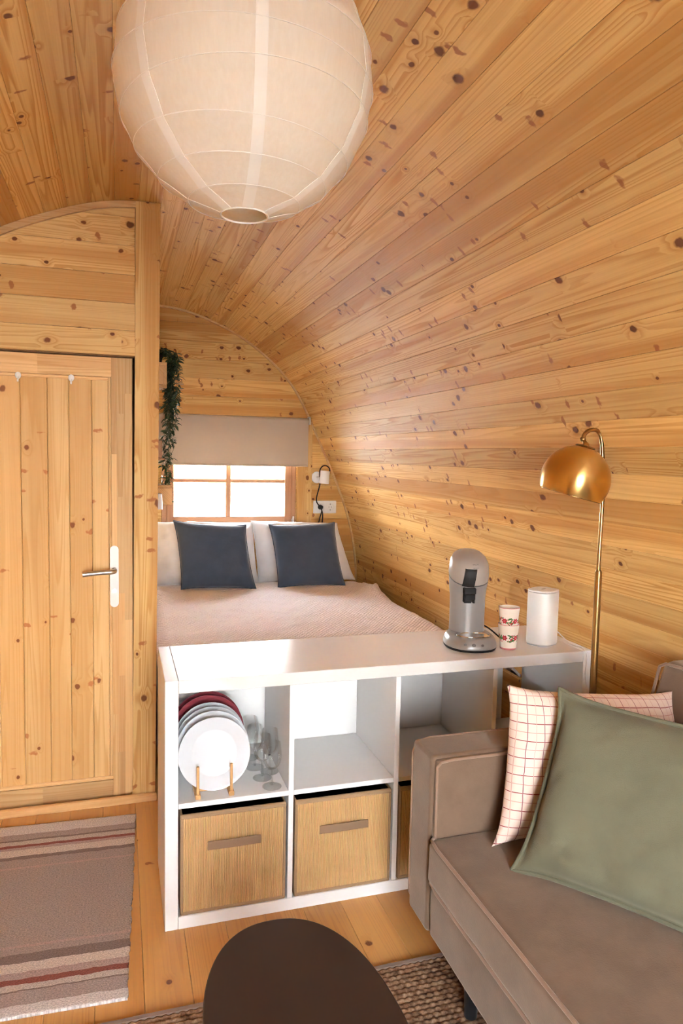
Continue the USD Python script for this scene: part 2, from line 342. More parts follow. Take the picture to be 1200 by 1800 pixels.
def bamboo(name, a, b):
    return usdkit.material(stage, lk(name), {
        'g': ('geometry', {}), 'r': ('rgb_ramp', {'ramp': [(0, a), (.5, tuple((x+y)/2 for x, y in zip(a, b))), (1, b)]}),
        't': ('texture_coordinate', {}), 'mp': ('vector_math', {'math_type': 'multiply', 'vector2': (300, 300, 18)}), 'n': ('noise_texture', {'scale': 1.0}),
        'mx': ('mix', {'mix_type': 'multiply', 'fac': .35}), 'p': ('principled_bsdf', {'roughness': .45})},
        [('g.random_per_island', 'r.fac'), ('t.object', 'mp.vector1'), ('mp.vector', 'n.vector'), ('r.color', 'mx.color1'), ('n.color', 'mx.color2'), ('mx.color', 'p.base_color')], surface='p.BSDF')
BAMBOO = bamboo('bamboo_slats', (.70, .44, .19), (.86, .60, .32))
BAMBOO_TRIM = plain('basket_binding', (.34, .22, .12), .7, bump=(500, .3, .001))
STRAP = plain('basket_strap', (.25, .155, .09), .7, bump=(700, .3, .001))
RACK_WOOD = wood('rack_wood', (.62, .36, .16), (.52, .28, .11), (.5, .26, .1), (.2, .1, .04), knots=.0, tone=.1)
SHELF_WOOD = wood('shelf_wood', (.62, .38, .18), (.50, .28, .11), (.5, .26, .1), (.2, .1, .04), knots=.0, tone=.15)
GRAVEL = plain('pale_gravel', (.55, .52, .47), .95)
FENCE = plain('pale_fence', (.16, .17, .19), .8)

# ------------------------------------------------------------------ vault section
XC = .06
RP = np.array([(1.505, 0.0), (1.545, .30), (1.545, .62), (1.483, .97), (1.400, 1.203), (1.297, 1.435), (1.178, 1.687), (1.092, 1.850), (.965, 2.014), (.830, 2.132), (.668, 2.241), (.485, 2.324), (.31, 2.380)])
LP = np.stack([2*XC - RP[:, 0], RP[:, 1]], 1)[::-1]
SEC = np.vstack([RP, [(XC, 2.402)], LP])
tt = np.r_[0, np.cumsum(np.linalg.norm(np.diff(SEC, axis=0), axis=1))]
CS = CubicSpline(tt, SEC)
dense = CS(np.linspace(0, tt[-1], 1500))
arc = np.r_[0, np.cumsum(np.linalg.norm(np.diff(dense, axis=0), axis=1))]
def sec_at(s): return np.array([np.interp(s, arc, dense[:, 0]), np.interp(s, arc, dense[:, 1])])
PITCHW = .0875
s0 = arc[600:1000][np.argmin(np.abs(dense[600:1000, 0] + .05))]
start = s0 - math.floor(s0/PITCHW)*PITCHW - PITCHW
edges = np.arange(start, arc[-1] + PITCHW, PITCHW)
edges = np.clip(edges, 0, arc[-1]); edges = np.unique(edges)
YF, YB, YP = -3.40, 2.85, .88      # front wall, back wall, partition
VAULT = Polygon(dense)             # interior outline in (x, z)

ceiling = thing('ceiling', 'arched knotty pine boarding overhead, curving across the pod', 'ceiling', kind='structure')
wall_right = thing('wall_right', 'curved right side wall of horizontal knotty pine boards behind the brass lamp', 'wall', kind='structure')
wall_left = thing('wall_left', 'curved left side wall of knotty pine boards, mostly outside the picture', 'wall', kind='structure')
for a, b in zip(edges[:-1], edges[1:]):
    if b - a < .01: continue
    p, q2 = sec_at(a), sec_at(b)
    d = q2 - p; L = np.linalg.norm(d); d /= L
    zmid = (p[1]+q2[1])/2
    par = ceiling if zmid > 1.62 else (wall_right if p[0] > XC else wall_left)
    U = np.array([d[0], 0, d[1]]); N = np.array([-d[1], 0, d[0]])
    # inward normal
    cen = np.array([XC, 0, 1.2]); mid = np.array([(p[0]+q2[0])/2, 0, zmid])
    if np.dot(cen-mid, N) < 0: N = -N
    board('plank', (p[0], YF, p[1]), U, (0, 1, 0), L, YB-YF, .014, PINE, par, N=N)
def shell(i0, i1, name, par):
    out = Polygon(dense).buffer(.05, join_style=2)
    inn = Polygon(dense).buffer(.0145)
    ring = out.difference(inn)
    clip = {'ceiling': sbox(-5, 1.60, 5, 5), 'wall_right': sbox(XC, -1, 5, 1.60), 'wall_left': sbox(-5, -1, XC, 1.60)}[name].difference(sbox(-5, -1, 5, -.012))
    obj('backing', xz_plate(ring.intersection(clip), YF, YB+.06), DARK, par)
for nm, par in (('ceiling', ceiling), ('wall_right', wall_right), ('wall_left', wall_left)): shell(0, 0, nm, par)

# floor
floor = thing('floor', 'varnished pine floorboards running along the pod', 'floor', kind='structure')
x = -1.42
while x < 1.50:
    w = min(.123, 1.50 - x)
    board('plank', (x, YF, 0), (1, 0, 0), (0, 1, 0), w, YB-YF, .02, PINE_FLOOR, floor, ch=.0012, gap=.0004); x += .123
obj('subfloor', bx(-1.5, 1.58, YF-.05, YB+.06, -.09, -.0205, .001), DARK, floor)

# back wall with window hole
WX0, WX1, WZ0, WZ1 = .150, 1.080, .915, 1.665
wall_back = thing('wall_back', 'end wall of horizontal pine boards around the small bedroom window', 'wall', kind='structure')
hole = sbox(WX0, WZ0, WX1, WZ1)
z = .012
while z < 2.42:
    strip = sbox(-.02, z, 2, z+.1205).intersection(VAULT).difference(hole)
    for g in getattr(strip, 'geoms', [strip]):
        poly_board('plank', g, YB, .02, PINE, wall_back)
    z += .1205
obj('backing', xz_plate(VAULT.buffer(.05).difference(hole).difference(sbox(-5, -2, 5, -.02)), YB+.0205, YB+.06), DARK, wall_back)

def arc_strip(xa, xb, off0, off1, y0, y1, side_ok=lambda P: True):
    """thin trim bent along the vault between world x values"""
    ring = VAULT.buffer(-off0).difference(VAULT.buffer(-off1))
    return ring
trim_back = tag(uvbox('trim_2', xz_plate(VAULT.buffer(-.001).difference(VAULT.buffer(-.013)).intersection(sbox(-.02, .3, 2, 3)), YB-.016, YB), PINE_CLEAR, None, 0), 'thin bent pine strip edging the bedroom end wall', 'trim', kind='structure')

# partition (bathroom wall) with door
PX1 = .036                          # right edge of the post
DX0, DX1, DZ1 = -.80, -.070, 1.803  # door opening
wall_inner = thing('wall_inner', 'pine partition wall with the bathroom door, left of the bed', 'wall', kind='structure')
zs = [DZ1+.004, 1.904, 2.009, 2.118, 2.229, 2.337, 2.45]
for a, b in zip(zs[:-1], zs[1:]):
    poly_board('plank', sbox(-2, a, -.060, b).intersection(VAULT), YP, .02, PINE_IN, wall_inner)
poly_board('plank', sbox(-1.0, 0.01, DX0, DZ1).intersection(VAULT), YP, .02, PINE_IN, wall_inner, along='z')
poly_board('plank', sbox(-2, 0.01, -1.0, DZ1).intersection(VAULT), YP, .02, PINE_IN, wall_inner, along='z')
obj('backing', xz_plate(VAULT.intersection(sbox(-3, DZ1, 0, 3)), YP+.0205, YP+.05), DARK, wall_inner)
# corner post board, slightly wider towards the top as the photo shows it
post = Polygon([(-.077, .012), (.014, .012), (.038, 2.6), (-.057, 2.6)]).intersection(VAULT.buffer(-.004))
poly_board('corner_board', post, YP-.022, .07, PINE_IN, wall_inner, along='z', ch=.003)
# the wall's long side facing the bed
board('side_panel', (.012, YP+.05, 0.0), (0, 0, 1), (0, 1, 0), 2.36, YB-YP-.05, .03, PINE_IN, wall_inner, N=(1, 0, 0))
tag(uvbox('trim_1', xz_plate(VAULT.buffer(-.002).difference(VAULT.buffer(-.026)).intersection(sbox(-3, 1.9, -.0, 3)), YP-.016, YP-.0005), PINE_CLEAR, None, 0), 'thin bent pine strip along the top of the bathroom partition', 'trim', kind='structure')
tag(uvbox('trim_3', bx(-1.35, .02, YP-.045, YP-.023, .0, .032, .004), PINE_CLEAR, None, 0), 'low pine threshold strip under the bathroom door', 'trim', kind='structure')

# bathroom door
door = thing('door_1', 'pine bathroom door with white handle plate', 'door', kind='structure')
YD = YP + .012
LX1 = DX1 - .004; SX = -.152
zt, zb = DZ1 - .006, .012
# right stile of glued lamellas
for k, (a, b, cuts) in enumerate([(SX, SX+.020, (zb, .36, 1.05, 1.42, zt)), (SX+.020, SX+.048, (zb, .20, .52, .86, 1.25, 1.58, zt)), (SX+.048, LX1, (zb, .75, 1.66, zt))]):
    for c, d in zip(cuts[:-1], cuts[1:]):
        board('stile_lamella', (a, YD, c), (1, 0, 0), (0, 0, 1), b-a, d-c, .038, PINE_CLEAR, door, ch=.0004, gap=0, N=(0, -1, 0))
board('stile', (DX0+.004, YD, zb), (1, 0, 0), (0, 0, 1), .078, zt-zb, .038, PINE_CLEAR, door, N=(0, -1, 0))
for a, b in ((1.752, zt), (1.722, 1.752), (zb, .085)):
    for xa, xb in ((DX0+.082, -.42), (-.42, SX)):
        board('rail_lamella', (xa, YD, a), (0, 0, 1), (1, 0, 0), b-a, xb-xa, .038, PINE_CLEAR, door, ch=.0005, gap=0, N=(0, -1, 0))
board('panel_bead', (SX-.012, YD+.004, .10), (1, 0, 0), (0, 0, 1), .012, 1.722-.10, .012, PINE_CLEAR, door, ch=.004, N=(0, -1, 0))
board('panel_bead', (DX0+.082, YD+.004, 1.708), (0, 0, 1), (1, 0, 0), .014, SX-DX0-.082-.012, .012, PINE_CLEAR, door, ch=.004, N=(0, -1, 0))
board('panel_bead', (DX0+.082, YD+.004, .085), (0, 0, 1), (1, 0, 0), .015, SX-DX0-.082, .012, PINE_CLEAR, door, ch=.004, N=(0, -1, 0))
xs = [SX-.012, -.226, -.310, -.388, -.484, -.570, -.655, DX0+.082]
for a, b in zip(xs[:-1], xs[1:]):
    board('panel_plank', (b, YD+.011, .10), (1, 0, 0), (0, 0, 1), a-b, 1.708-.10, .014, PINE_DOOR, door, ch=.0028, gap=.0004, N=(0, -1, 0))
obj('backing', bx(DX0, DX1, YD+.028, YD+.038, .02, DZ1, .001), DARK, door)
# handle set
hx = -.1435
plate = LineString([(hx, .823), (hx, 1.038)]).buffer(.0165, quad_segs=12)
hp = obj('handle_plate', xz_plate(plate, YD-.009, YD), WHITE_PLASTIC, door)
tag(hp, 'white rounded handle plate')
lev = tube(spline([(hx, YD-.005, .957), (hx, YD-.040, .957), (hx-.006, YD-.052, .957), (hx-.02, YD-.056, .9565), (hx-.075, YD-.056, .953), (hx-.118, YD-.056, .949)], 40), .0098, 16)
tag(obj('door_handle', lev, STEEL, door, smooth=50), 'brushed steel lever')
cyl = trimesh.creation.cylinder(.0085, .006, sections=24); cyl.vertices = cyl.vertices[:, [0, 2, 1]] + [hx, YD-.0105, .873]; cyl.invert()
tag(obj('key_cylinder', cyl, STEEL, door), 'steel key cylinder')
slot = bx(hx-.0012, hx+.0012, YD-.0142, YD-.013, .868, .878, .0003)
obj('keyhole', slot, BLACK, door)

# white stick-on hooks on the door panel
def hook(x, z, label):
    t = thing('wall_hook', label, 'hook', (x, YD+.0035, z), group=None)
    back = lathe([(0, .0), (.010, .0), (.011, .002), (.009, .004), (0, .005)], 20); back.vertices = back.vertices[:, [0, 2, 1]]*[1, -1, 1]*np.array([1, 1, 1.3]); 
    obj('hook_plate', back, WHITE_PLASTIC, t, smooth=40)
    obj('hook_prong', tube(spline([(0, -.004, -.004), (0, -.008, -.018), (0, -.014, -.024), (0, -.019, -.016)], 14), .0028, 8), WHITE_PLASTIC, t, smooth=50)
hook(-.488, 1.712, 'white stick-on hook on the door panel, further from the handle')
hook(-.299, 1.712, 'white stick-on hook on the door panel, nearer the corner post')

# bedroom window
win = thing('window_1', 'small wooden sash window over the bed', 'window', kind='structure')
def ring_boards(x0, x1, z0, z1, w, y, t, name, m, par):
    board(name, (x0, y, z0), (1, 0, 0), (0, 0, 1), w, z1-z0, t, m, par, ch=.003, gap=0, N=(0, -1, 0))
    board(name, (x1-w, y, z0), (1, 0, 0), (0, 0, 1), w, z1-z0, t, m, par, ch=.003, gap=0, N=(0, -1, 0))
    board(name, (x0+w, y, z0), (0, 0, 1), (1, 0, 0), w, x1-x0-2*w, t, m, par, ch=.003, gap=0, N=(0, -1, 0))
    board(name, (x0+w, y, z1-w), (0, 0, 1), (1, 0, 0), w, x1-x0-2*w, t, m, par, ch=.003, gap=0, N=(0, -1, 0))
ring_boards(WX0, WX1, WZ0, WZ1, .034, YB+.004, .07, 'window_frame', FRAME_WOOD, win)
ring_boards(WX0+.034, WX1-.034, WZ0+.034, WZ1-.034, .046, YB-.004, .055, 'sash', FRAME_WOOD, win)
GX0, GX1, GZ0, GZ1 = WX0+.08, WX1-.08, WZ0+.08, WZ1-.08
board('muntin', (.585, YB+.008, GZ0), (1, 0, 0), (0, 0, 1), .032, GZ1-GZ0, .03, FRAME_WOOD, win, ch=.005, gap=0, N=(0, -1, 0))
board('muntin', (GX0, YB+.009, 1.232), (0, 0, 1), (1, 0, 0), .024, .585-GX0, .028, FRAME_WOOD, win, ch=.005, gap=0, N=(0, -1, 0))
board('muntin', (.617, YB+.009, 1.232), (0, 0, 1), (1, 0, 0), .024, GX1-.617, .028, FRAME_WOOD, win, ch=.005, gap=0, N=(0, -1, 0))
for xa, xb in ((GX0, .585), (.617, GX1)):
    for za, zb2 in ((GZ0, 1.232), (1.256, GZ1)):
        obj('pane', bx(xa, xb, YB+.020, YB+.024, za, zb2, .0005), PANE, win)
board('casing', (WX1+.004, YB-.016, .60), (1, 0, 0), (0, 0, 1), .108, 1.05, .016, PINE_IN, win, ch=.002, gap=0, N=(0, -1, 0))
hd = cat(bx(1.050, 1.066, YB-.012, YB+.002, .905, .98, .004), bx(1.051, 1.064, YB-.030, YB-.018, .905, 1.00, .005), bx(1.054, 1.062, YB-.022, YB-.008, .978, .992, .003))
tag(obj('window_handle', hd, WHITE_PLASTIC, win), 'white plastic window handle')

# roller blind
blind = thing('roller_blind', 'beige roller blind half drawn over the bedroom window', 'blind', (0, 0, 0))
bl = trimesh.creation.cylinder(.020, 1.06, sections=28); bl.vertices = bl.vertices[:, [2, 1, 0]] + [.625, YB-.040, 1.672]; bl.invert()
obj('roller', bl, BLIND, blind, smooth=40)
obj('cloth', bx(.10, 1.150, YB-.0595, YB-.058, 1.355, 1.672, .0004), BLIND, blind)
obj('hem_bar', bx(.10, 1.150, YB-.0625, YB-.055, 1.350, 1.362, .002), BLIND, blind)
for xx in (.085, 1.156): obj('bracket', bx(xx, xx+.008, YB-.064, YB-.0005, 1.645, 1.70, .002), WHITE_PLASTIC, blind)

# front end with glazed door and windows (behind the camera): the daylight comes in here
wall_front = thing('wall_front', 'entrance end wall with wide glazing, behind the viewer', 'wall', kind='structure')
FX0, FX1, FZ0, FZ1 = -.50, .62, .40, 1.88
fh = sbox(FX0, FZ0, FX1, FZ1)
obj('boarding', xz_plate(VAULT.buffer(.05).difference(fh).difference(sbox(-5, -2, 5, -.02)), YF-.05, YF), PINE_IN, wall_front, uv=None)
w2 = thing('window_2', 'wide glazed entrance behind the viewer', 'window', kind='structure')
for xx in (FX0, -.145, .20, FX1-.07):
    board('mullion', (xx, YF+.0, FZ0), (1, 0, 0), (0, 0, 1), .07, FZ1-FZ0, .05, FRAME_WOOD, w2, ch=.004, gap=0, N=(0, 1, 0))
for zz in (FZ0, FZ1-.07, 1.0):
    board('rail', (FX0, YF-.004, zz), (0, 0, 1), (1, 0, 0), .07, FX1-FX0, .045, FRAME_WOOD, w2, ch=.004, gap=0, N=(0, 1, 0))
obj('pane', bx(FX0, FX1, YF-.035, YF-.031, FZ0, FZ1, .0005), PANE, w2)

# outdoors
tag(obj('ground', bx(-30, 30, -30, 30, -.50, -.45, .01), GRAVEL), 'pale sunlit gravel around the pod, seen through the window', 'ground', kind='structure')
fence = thing('picket_fence', 'washed-out grey picket fence outside the bedroom window', 'fence', (0, 0, 0))
for k in range(16):
    fx = 1.56 + k*.075
    obj('picket', bx(fx, fx+.030, 7.0, 7.02, -.45, .93 + .03*(k % 2), .004), FENCE, fence)
for zz in (-.1, .5): obj('fence_rail', bx(1.54, 2.75, 7.02, 7.05, zz, zz+.08, .004), FENCE, fence)
# ------------------------------------------------------------------ white cube shelf
KW, KH, KD = 1.466, .765, .39
kal = thing('cube_shelf', 'white low shelf unit of eight cubes at the foot of the bed', 'shelf unit')
obj('top_panel', bx(.039, KW-.039, 0, KD, KH-.039, KH, .0015), plain('white_top_shaded', (.70, .675, .65), .23, spec=.75), kal)  # same white laminate; shade and wood reflection on the top put into its colour
obj('bottom_panel', bx(.039, KW-.039, 0, KD, 0, .039, .0015), WHITE, kal)
obj('side_panel', bx(0, .0385, 0, KD, 0, KH, .0015), WHITE, kal)
obj('side_panel', bx(KW-.0385, KW, 0, KD, 0, KH, .0015), WHITE, kal)
for k in range(3):
    xa = .039 + .335*(k+1) + .016*k
    obj('divider', bx(xa, xa+.016, .002, KD, .0395, KH-.0395, .001), WHITE, kal)
for k in range(4):
    xa = .039 + .351*k
    obj('middle_shelf', bx(xa+.0003, xa+.3347, .002, KD, .374, .390, .001), WHITE, kal)

# baskets in the lower row
def basket(x0, label, group=None):
    t = thing('bamboo_basket', label, 'basket', (x0, .006, .0395))
    w, d, h = .321, .345, .313
    sl = []
    n = 62; p = (w-.016)/n
    for i in range(n):
        a = .008 + i*p
        zj = RNG.uniform(0, .0012)
        sl.append(bx(a+.0003, a+p-.0003, -.002-zj, .001, .010, h-.010, .0012))
    tag(obj('slat_front', cat(*sl), BAMBOO, t), kind='stuff')
    wall = cat(bx(0, w, .001, .005, 0, h, .001), bx(0, w, d-.005, d, 0, h, .001), bx(0, .004, .004, d-.004, 0, h, .001), bx(w-.004, w, .004, d-.004, 0, h, .001), bx(.003, w-.003, .004, d-.004, 0, .004, .001))
    obj('body', wall, BAMBOO_TRIM, t)
    bind = cat(bx(-.001, w+.001, -.0048, .0062, h-.013, h+.001, .003), bx(-.001, .0085, -.0045, .006, 0, h-.01, .003), bx(w-.0085, w+.001, -.0045, .006, 0, h-.01, .003), bx(-.001, w+.001, -.0045, .006, -.0, .0115, .003), bx(-.001, .006, .006, d, h-.012, h+.001, .002), bx(w-.006, w+.001, .006, d, h-.012, h+.001, .002))
    obj('binding', bind, BAMBOO_TRIM, t)
    obj('lining', cat(bx(.0045, w-.0045, .0055, .0075, .005, h-.003, .0005), bx(.0045, w-.0045, d-.0075, d-.0055, .005, h-.003, .0005), bx(.0045, .0065, .008, d-.008, .005, h-.003, .0005), bx(w-.0065, w-.0045, .008, d-.008, .005, h-.003, .0005), bx(.006, w-.006, .008, d-.008, .0045, .007, .0005)), BLACK, t)
    # strap handle, bowed outwards in the middle
    xs = np.linspace(w/2-.081, w/2+.081, 26); V = []; 
    for q in xs:
        s = (q-w/2)/.081
        out = -.0055 - .011*max(0, math.cos(s*math.pi/2*1.05))**1.2
        zc = .209 + .006*math.cos(s*math.pi/2)
        V += [(q, out-.0015, zc-.013), (q, out-.0015, zc+.013), (q, out+.0015, zc+.013), (q, out+.0015, zc-.013)]
    st = loft(np.array(V).reshape(26, 4, 3))
    obj('handle_strap', st, STRAP, t, smooth=40)
    return t
b0 = basket(.046, 'bamboo slat basket in the lower left cube, under the plates')
def basket_dup(k, label): return dup(b0, (.046 + .351*k, .006, .0395), 0, label)
basket_dup(1, 'bamboo slat basket in the second lower cube, under an empty cube')
basket_dup(2, 'bamboo basket in the third lower cube, mostly hidden by the sofa arm')

# plates standing in a rack
rack = thing('plate_rack', 'small wooden plate rack with upright pegs holding the plates', 'rack')
for xa in (.090, .191):
    uvbox('rail', bx(xa, xa+.016, .012, .33, .3905, .405, .002), RACK_WOOD, rack, 1)
    for k in range(8):
        yy = .020 + k*.040
        pg = trimesh.creation.cylinder(.0042, .085, sections=14); pg.apply_translation([xa+.008, yy, .405+.0425])
        uvbox('peg', pg, RACK_WOOD, rack, 2)
for yy in (.06, .28): uvbox('cross_bar', bx(.106, .191, yy, yy+.012, .3925, .4025, .002), RACK_WOOD, rack, 0)
def plate_profile(R):
    return [(0, .004), (R*.60, .004), (R*.66, .0075), (R*.97, .0185), (R, .0195), (R, .0215), (R*.96, .0210), (R*.655, .0100), (R*.60, .0068), (0, .0068)][::-1]
def plate(k, y, R, m, label, group, lean=9, cx=.150):
    t = thing('dinner_plate', label, 'plate', (cx, y, .4055 + R*math.cos(math.radians(lean))), 0, group)
    b = lathe(plate_profile(R), 72)
    v = b.vertices; b.vertices = np.stack([v[:, 0], -v[:, 2], v[:, 1]], 1)
    b = rot(b, Rm([1, 0, 0], -lean))
    b.apply_translation([0, .0, 0])
    obj('plate_body', b, m, t, smooth=40)
    return t
plate(0, .062, .109, CERAMIC, 'white dinner plate at the front of the rack', None)
for k, y in enumerate((.102, .142, .182)): plate(k+1, y, .112, CERAMIC, ('white dinner plate directly behind the front plate', 'white dinner plate in the middle of the rack', 'white plate directly in front of the dark red plates')[k], None)
for k, y in enumerate((.224, .264)): plate(k+4, y, .117, RED_CERAMIC, ('dark red plate in the rack just behind the white plates', 'dark red plate at the very back of the rack')[k], None)

# wine glasses
def wine_glass(x, y, label, group=None):
    t = thing('wine_glass', label, 'glass', (x, y, .3903), 0, group)
    foot = lathe([(0, 0), (.030, 0), (.0305, .0008), (.028, .0016), (.012, .0035), (.005, .007), (0, .0072)], 40)
    stem = lathe([(0, .0073), (.0046, .0073), (.0036, .02), (.0034, .045), (.0045, .056), (0, .0562)], 24)
    outer = [(0, .0563), (.010, .058), (.021, .066), (.0275, .080), (.0295, .098), (.0285, .118), (.0255, .142)]
    bowl = lathe(outer, 40)
    obj('foot', foot, GLASS, t, smooth=50); obj('stem', stem, GLASS, t, smooth=50); obj('bowl', bowl, GLASS, t, smooth=60)
    return t
g0 = wine_glass(.330, .043, 'clear stemmed wine glass standing foremost beside the plates')
for k, (x, y) in enumerate([(.312, .110), (.303, .192), (.300, .272), (.344, .150)]):
    dup(g0, (x, y, .3903), 0, ['clear wine glass second from the front of the left row', 'clear wine glass third from the front, nearer the shelf back', 'clear wine glass at the very back of the cube', 'clear wine glass close to the divider, behind the foremost glass'][k])

# ------------------------------------------------------------------ coffee machine
cm = thing('coffee_machine', 'grey pod coffee machine with black lever and oval base', 'coffee machine', (1.068, .166, KH), -12)
cm_scale = UsdGeom.Xformable(cm).AddScaleOp(); cm_scale.Set(Gf.Vec3f(1.09, 1.09, .935))
rings = []
for s, zz in ((.98, .0), (1.0, .004), (1.0, .009)): rings.append(np.c_[superellipse(.083*s, .098*s, 2.3), np.full(64, zz)])
obj('foot_ring', loft(rings), BLACK, cm, smooth=40)
rings = []
for s, zz in ((1.0, .009), (1.015, .013), (1.0, .022), (.955, .034), (.885, .044), (.80, .0495), (.72, .051)): rings.append(np.c_[superellipse(.083*s, .098*s, 2.3), np.full(64, zz)])
obj('base', loft(rings), GREY_SHELL, cm, smooth=60)
tray = loft([np.c_[superellipse(.052, .030, 2.2) + [0, -.045], np.full(64, z)] for z in (.0505, .0525)])
tag(obj('drip_tray', tray, CHROME, cm, smooth=40), 'shiny metal drip tray')
tr = tube(np.c_[superellipse(.053, .031, 2.2) + [0, -.045], np.full(64, .0525)], .0022, 8, closed=True)
obj('tray_rim', tr, CHROME, cm, smooth=60)
def col_ring(zz, a, b, cy, tilt=0):
    p = superellipse(a, b, 2.2); return np.c_[p[:, 0], p[:, 1]+cy, np.full(64, zz) + tilt*(p[:, 1])]
body = loft([col_ring(z, a, b, .040) for z, a, b in ((.045, .0575, .056), (.09, .0565, .055), (.17, .057, .056), (.225, .060, .060), (.254, .0625, .0635))])
# cut the column top to a slope and put a tilted lid on it
def lidring(h, s):
    p = superellipse(.0645*s, .0655*s, 2.2)
    return np.c_[p[:, 0], p[:, 1]+.036 + h*(-.10), .262 + h + .42*p[:, 1]]
lid = loft([lidring(h, s) for h, s in ((-.0, .985), (.004, 1.0), (.030, .995), (.055, .95), (.072, .84), (.083, .66), (.089, .40), (.091, .12))])
def bodyring(z, s): 
    p = superellipse(.0575*s, .0565*s, 2.2); return np.c_[p[:, 0], p[:, 1]+.040, np.full(64, z)]
bt = [bodyring(z, s) for z, s in ((.046, 1.0), (.10, .985), (.18, 1.0), (.215, 1.05))]
p = superellipse(.0635, .0645, 2.2); bt.append(np.c_[p[:, 0], p[:, 1]+.036, .258 + .42*p[:, 1]])
obj('column', loft(bt), GREY_SHELL, cm, smooth=50)
obj('lid', lid, GREY_LID, cm, smooth=50)
def on_lid(xx, h, out=.0015):
    hs = np.array([0, .004, .030, .055, .072, .083, .089]); ss = np.array([.985, 1.0, .995, .95, .84, .66, .40])
    s = np.interp(h, hs, ss); a, b = .0645*s, .0655*s
    yy = -b*max(0, 1-abs(xx/a)**2.2)**(1/2.2)
    return np.array([xx, yy+.036-.1*h-out, .262+h+.42*yy+out*.3])
def lid_patch(x0, x1, h0, h1, out=.0018, n=10, lean=0.0):
    V = []
    for i in range(n):
        h = h0+(h1-h0)*i/(n-1)
        for j in range(n): V.append(on_lid(x0+(x1-x0)*j/(n-1)+lean*i/(n-1), h, out))
    V = np.array(V); k = n*n
    V2 = V + [0, out*1.6, 0]
    F = []
    for i in range(n-1):
        for j in range(n-1):
            a, b, c, d = i*n+j, i*n+j+1, (i+1)*n+j+1, (i+1)*n+j
            F += [(a, b, c), (a, c, d)]
    m = trimesh.Trimesh(np.vstack([V, V2]), F + [(k+f[0], k+f[2], k+f[1]) for f in F], process=False)
    e = [i for i in range(n)] + [i*n+n-1 for i in range(1, n)] + [n*n-1-i for i in range(1, n)] + [(n-1-i)*n for i in range(1, n-1)]
    G = []
    for i in range(len(e)):
        a, b = e[i], e[(i+1) % len(e)]; G += [(b, a, k+a), (b, k+a, k+b)]
    return trimesh.Trimesh(m.vertices, list(m.faces)+G, process=False)
tag(obj('lever', lid_patch(-.036, .001, -.006, .060, .0035, lean=.008), BLACK, cm), 'black lever strap on the lid')
sp = cat(bx(-.032, .008, -.036, -.014, .203, .228, .003), bx(-.031, .004, -.042, -.015, .183, .206, .003), bx(-.0315, -.008, -.038, -.015, .171, .186, .002), bx(-.003, .0035, -.038, -.018, .171, .186, .001))
tag(obj('spout', sp, BLACK, cm), 'black coffee spout')
for bxx, bzz, rr in ((-.038, .026, .0042), (-.012, .0255, .0062), (.016, .0245, .0045)):
    p = abs(bxx/.0825)**2.3; yy = -.0975*(1-p)**(1/2.3)
    bt_ = trimesh.creation.cylinder(rr, .004, sections=24); bt_ = rot(bt_, Rm([1, 0, 0], 68)); bt_.apply_translation([bxx, yy+.0015, bzz+.003])
    obj('button', bt_, TEXT_GREY, cm, smooth=40)
for txt, h, w_, hh in (('PHILIPS', .0030, .0020, .068), ('SENSEO', .0030, .0022, .058)):
    tm = meshkit.text_mesh(txt, .0036, .0006)
    tm.apply_translation([-tm.bounds[:, 0].mean()+.006, 0, 0])
    v = tm.vertices.copy(); out = []
    for q in v:
        b = on_lid(float(q[0]), hh + .005 + q[1]*.75, .0004 + q[2]*.5); out.append(b)
    obj('lettering', trimesh.Trimesh(np.array(out), tm.faces, process=False), TEXT_GREY, cm)

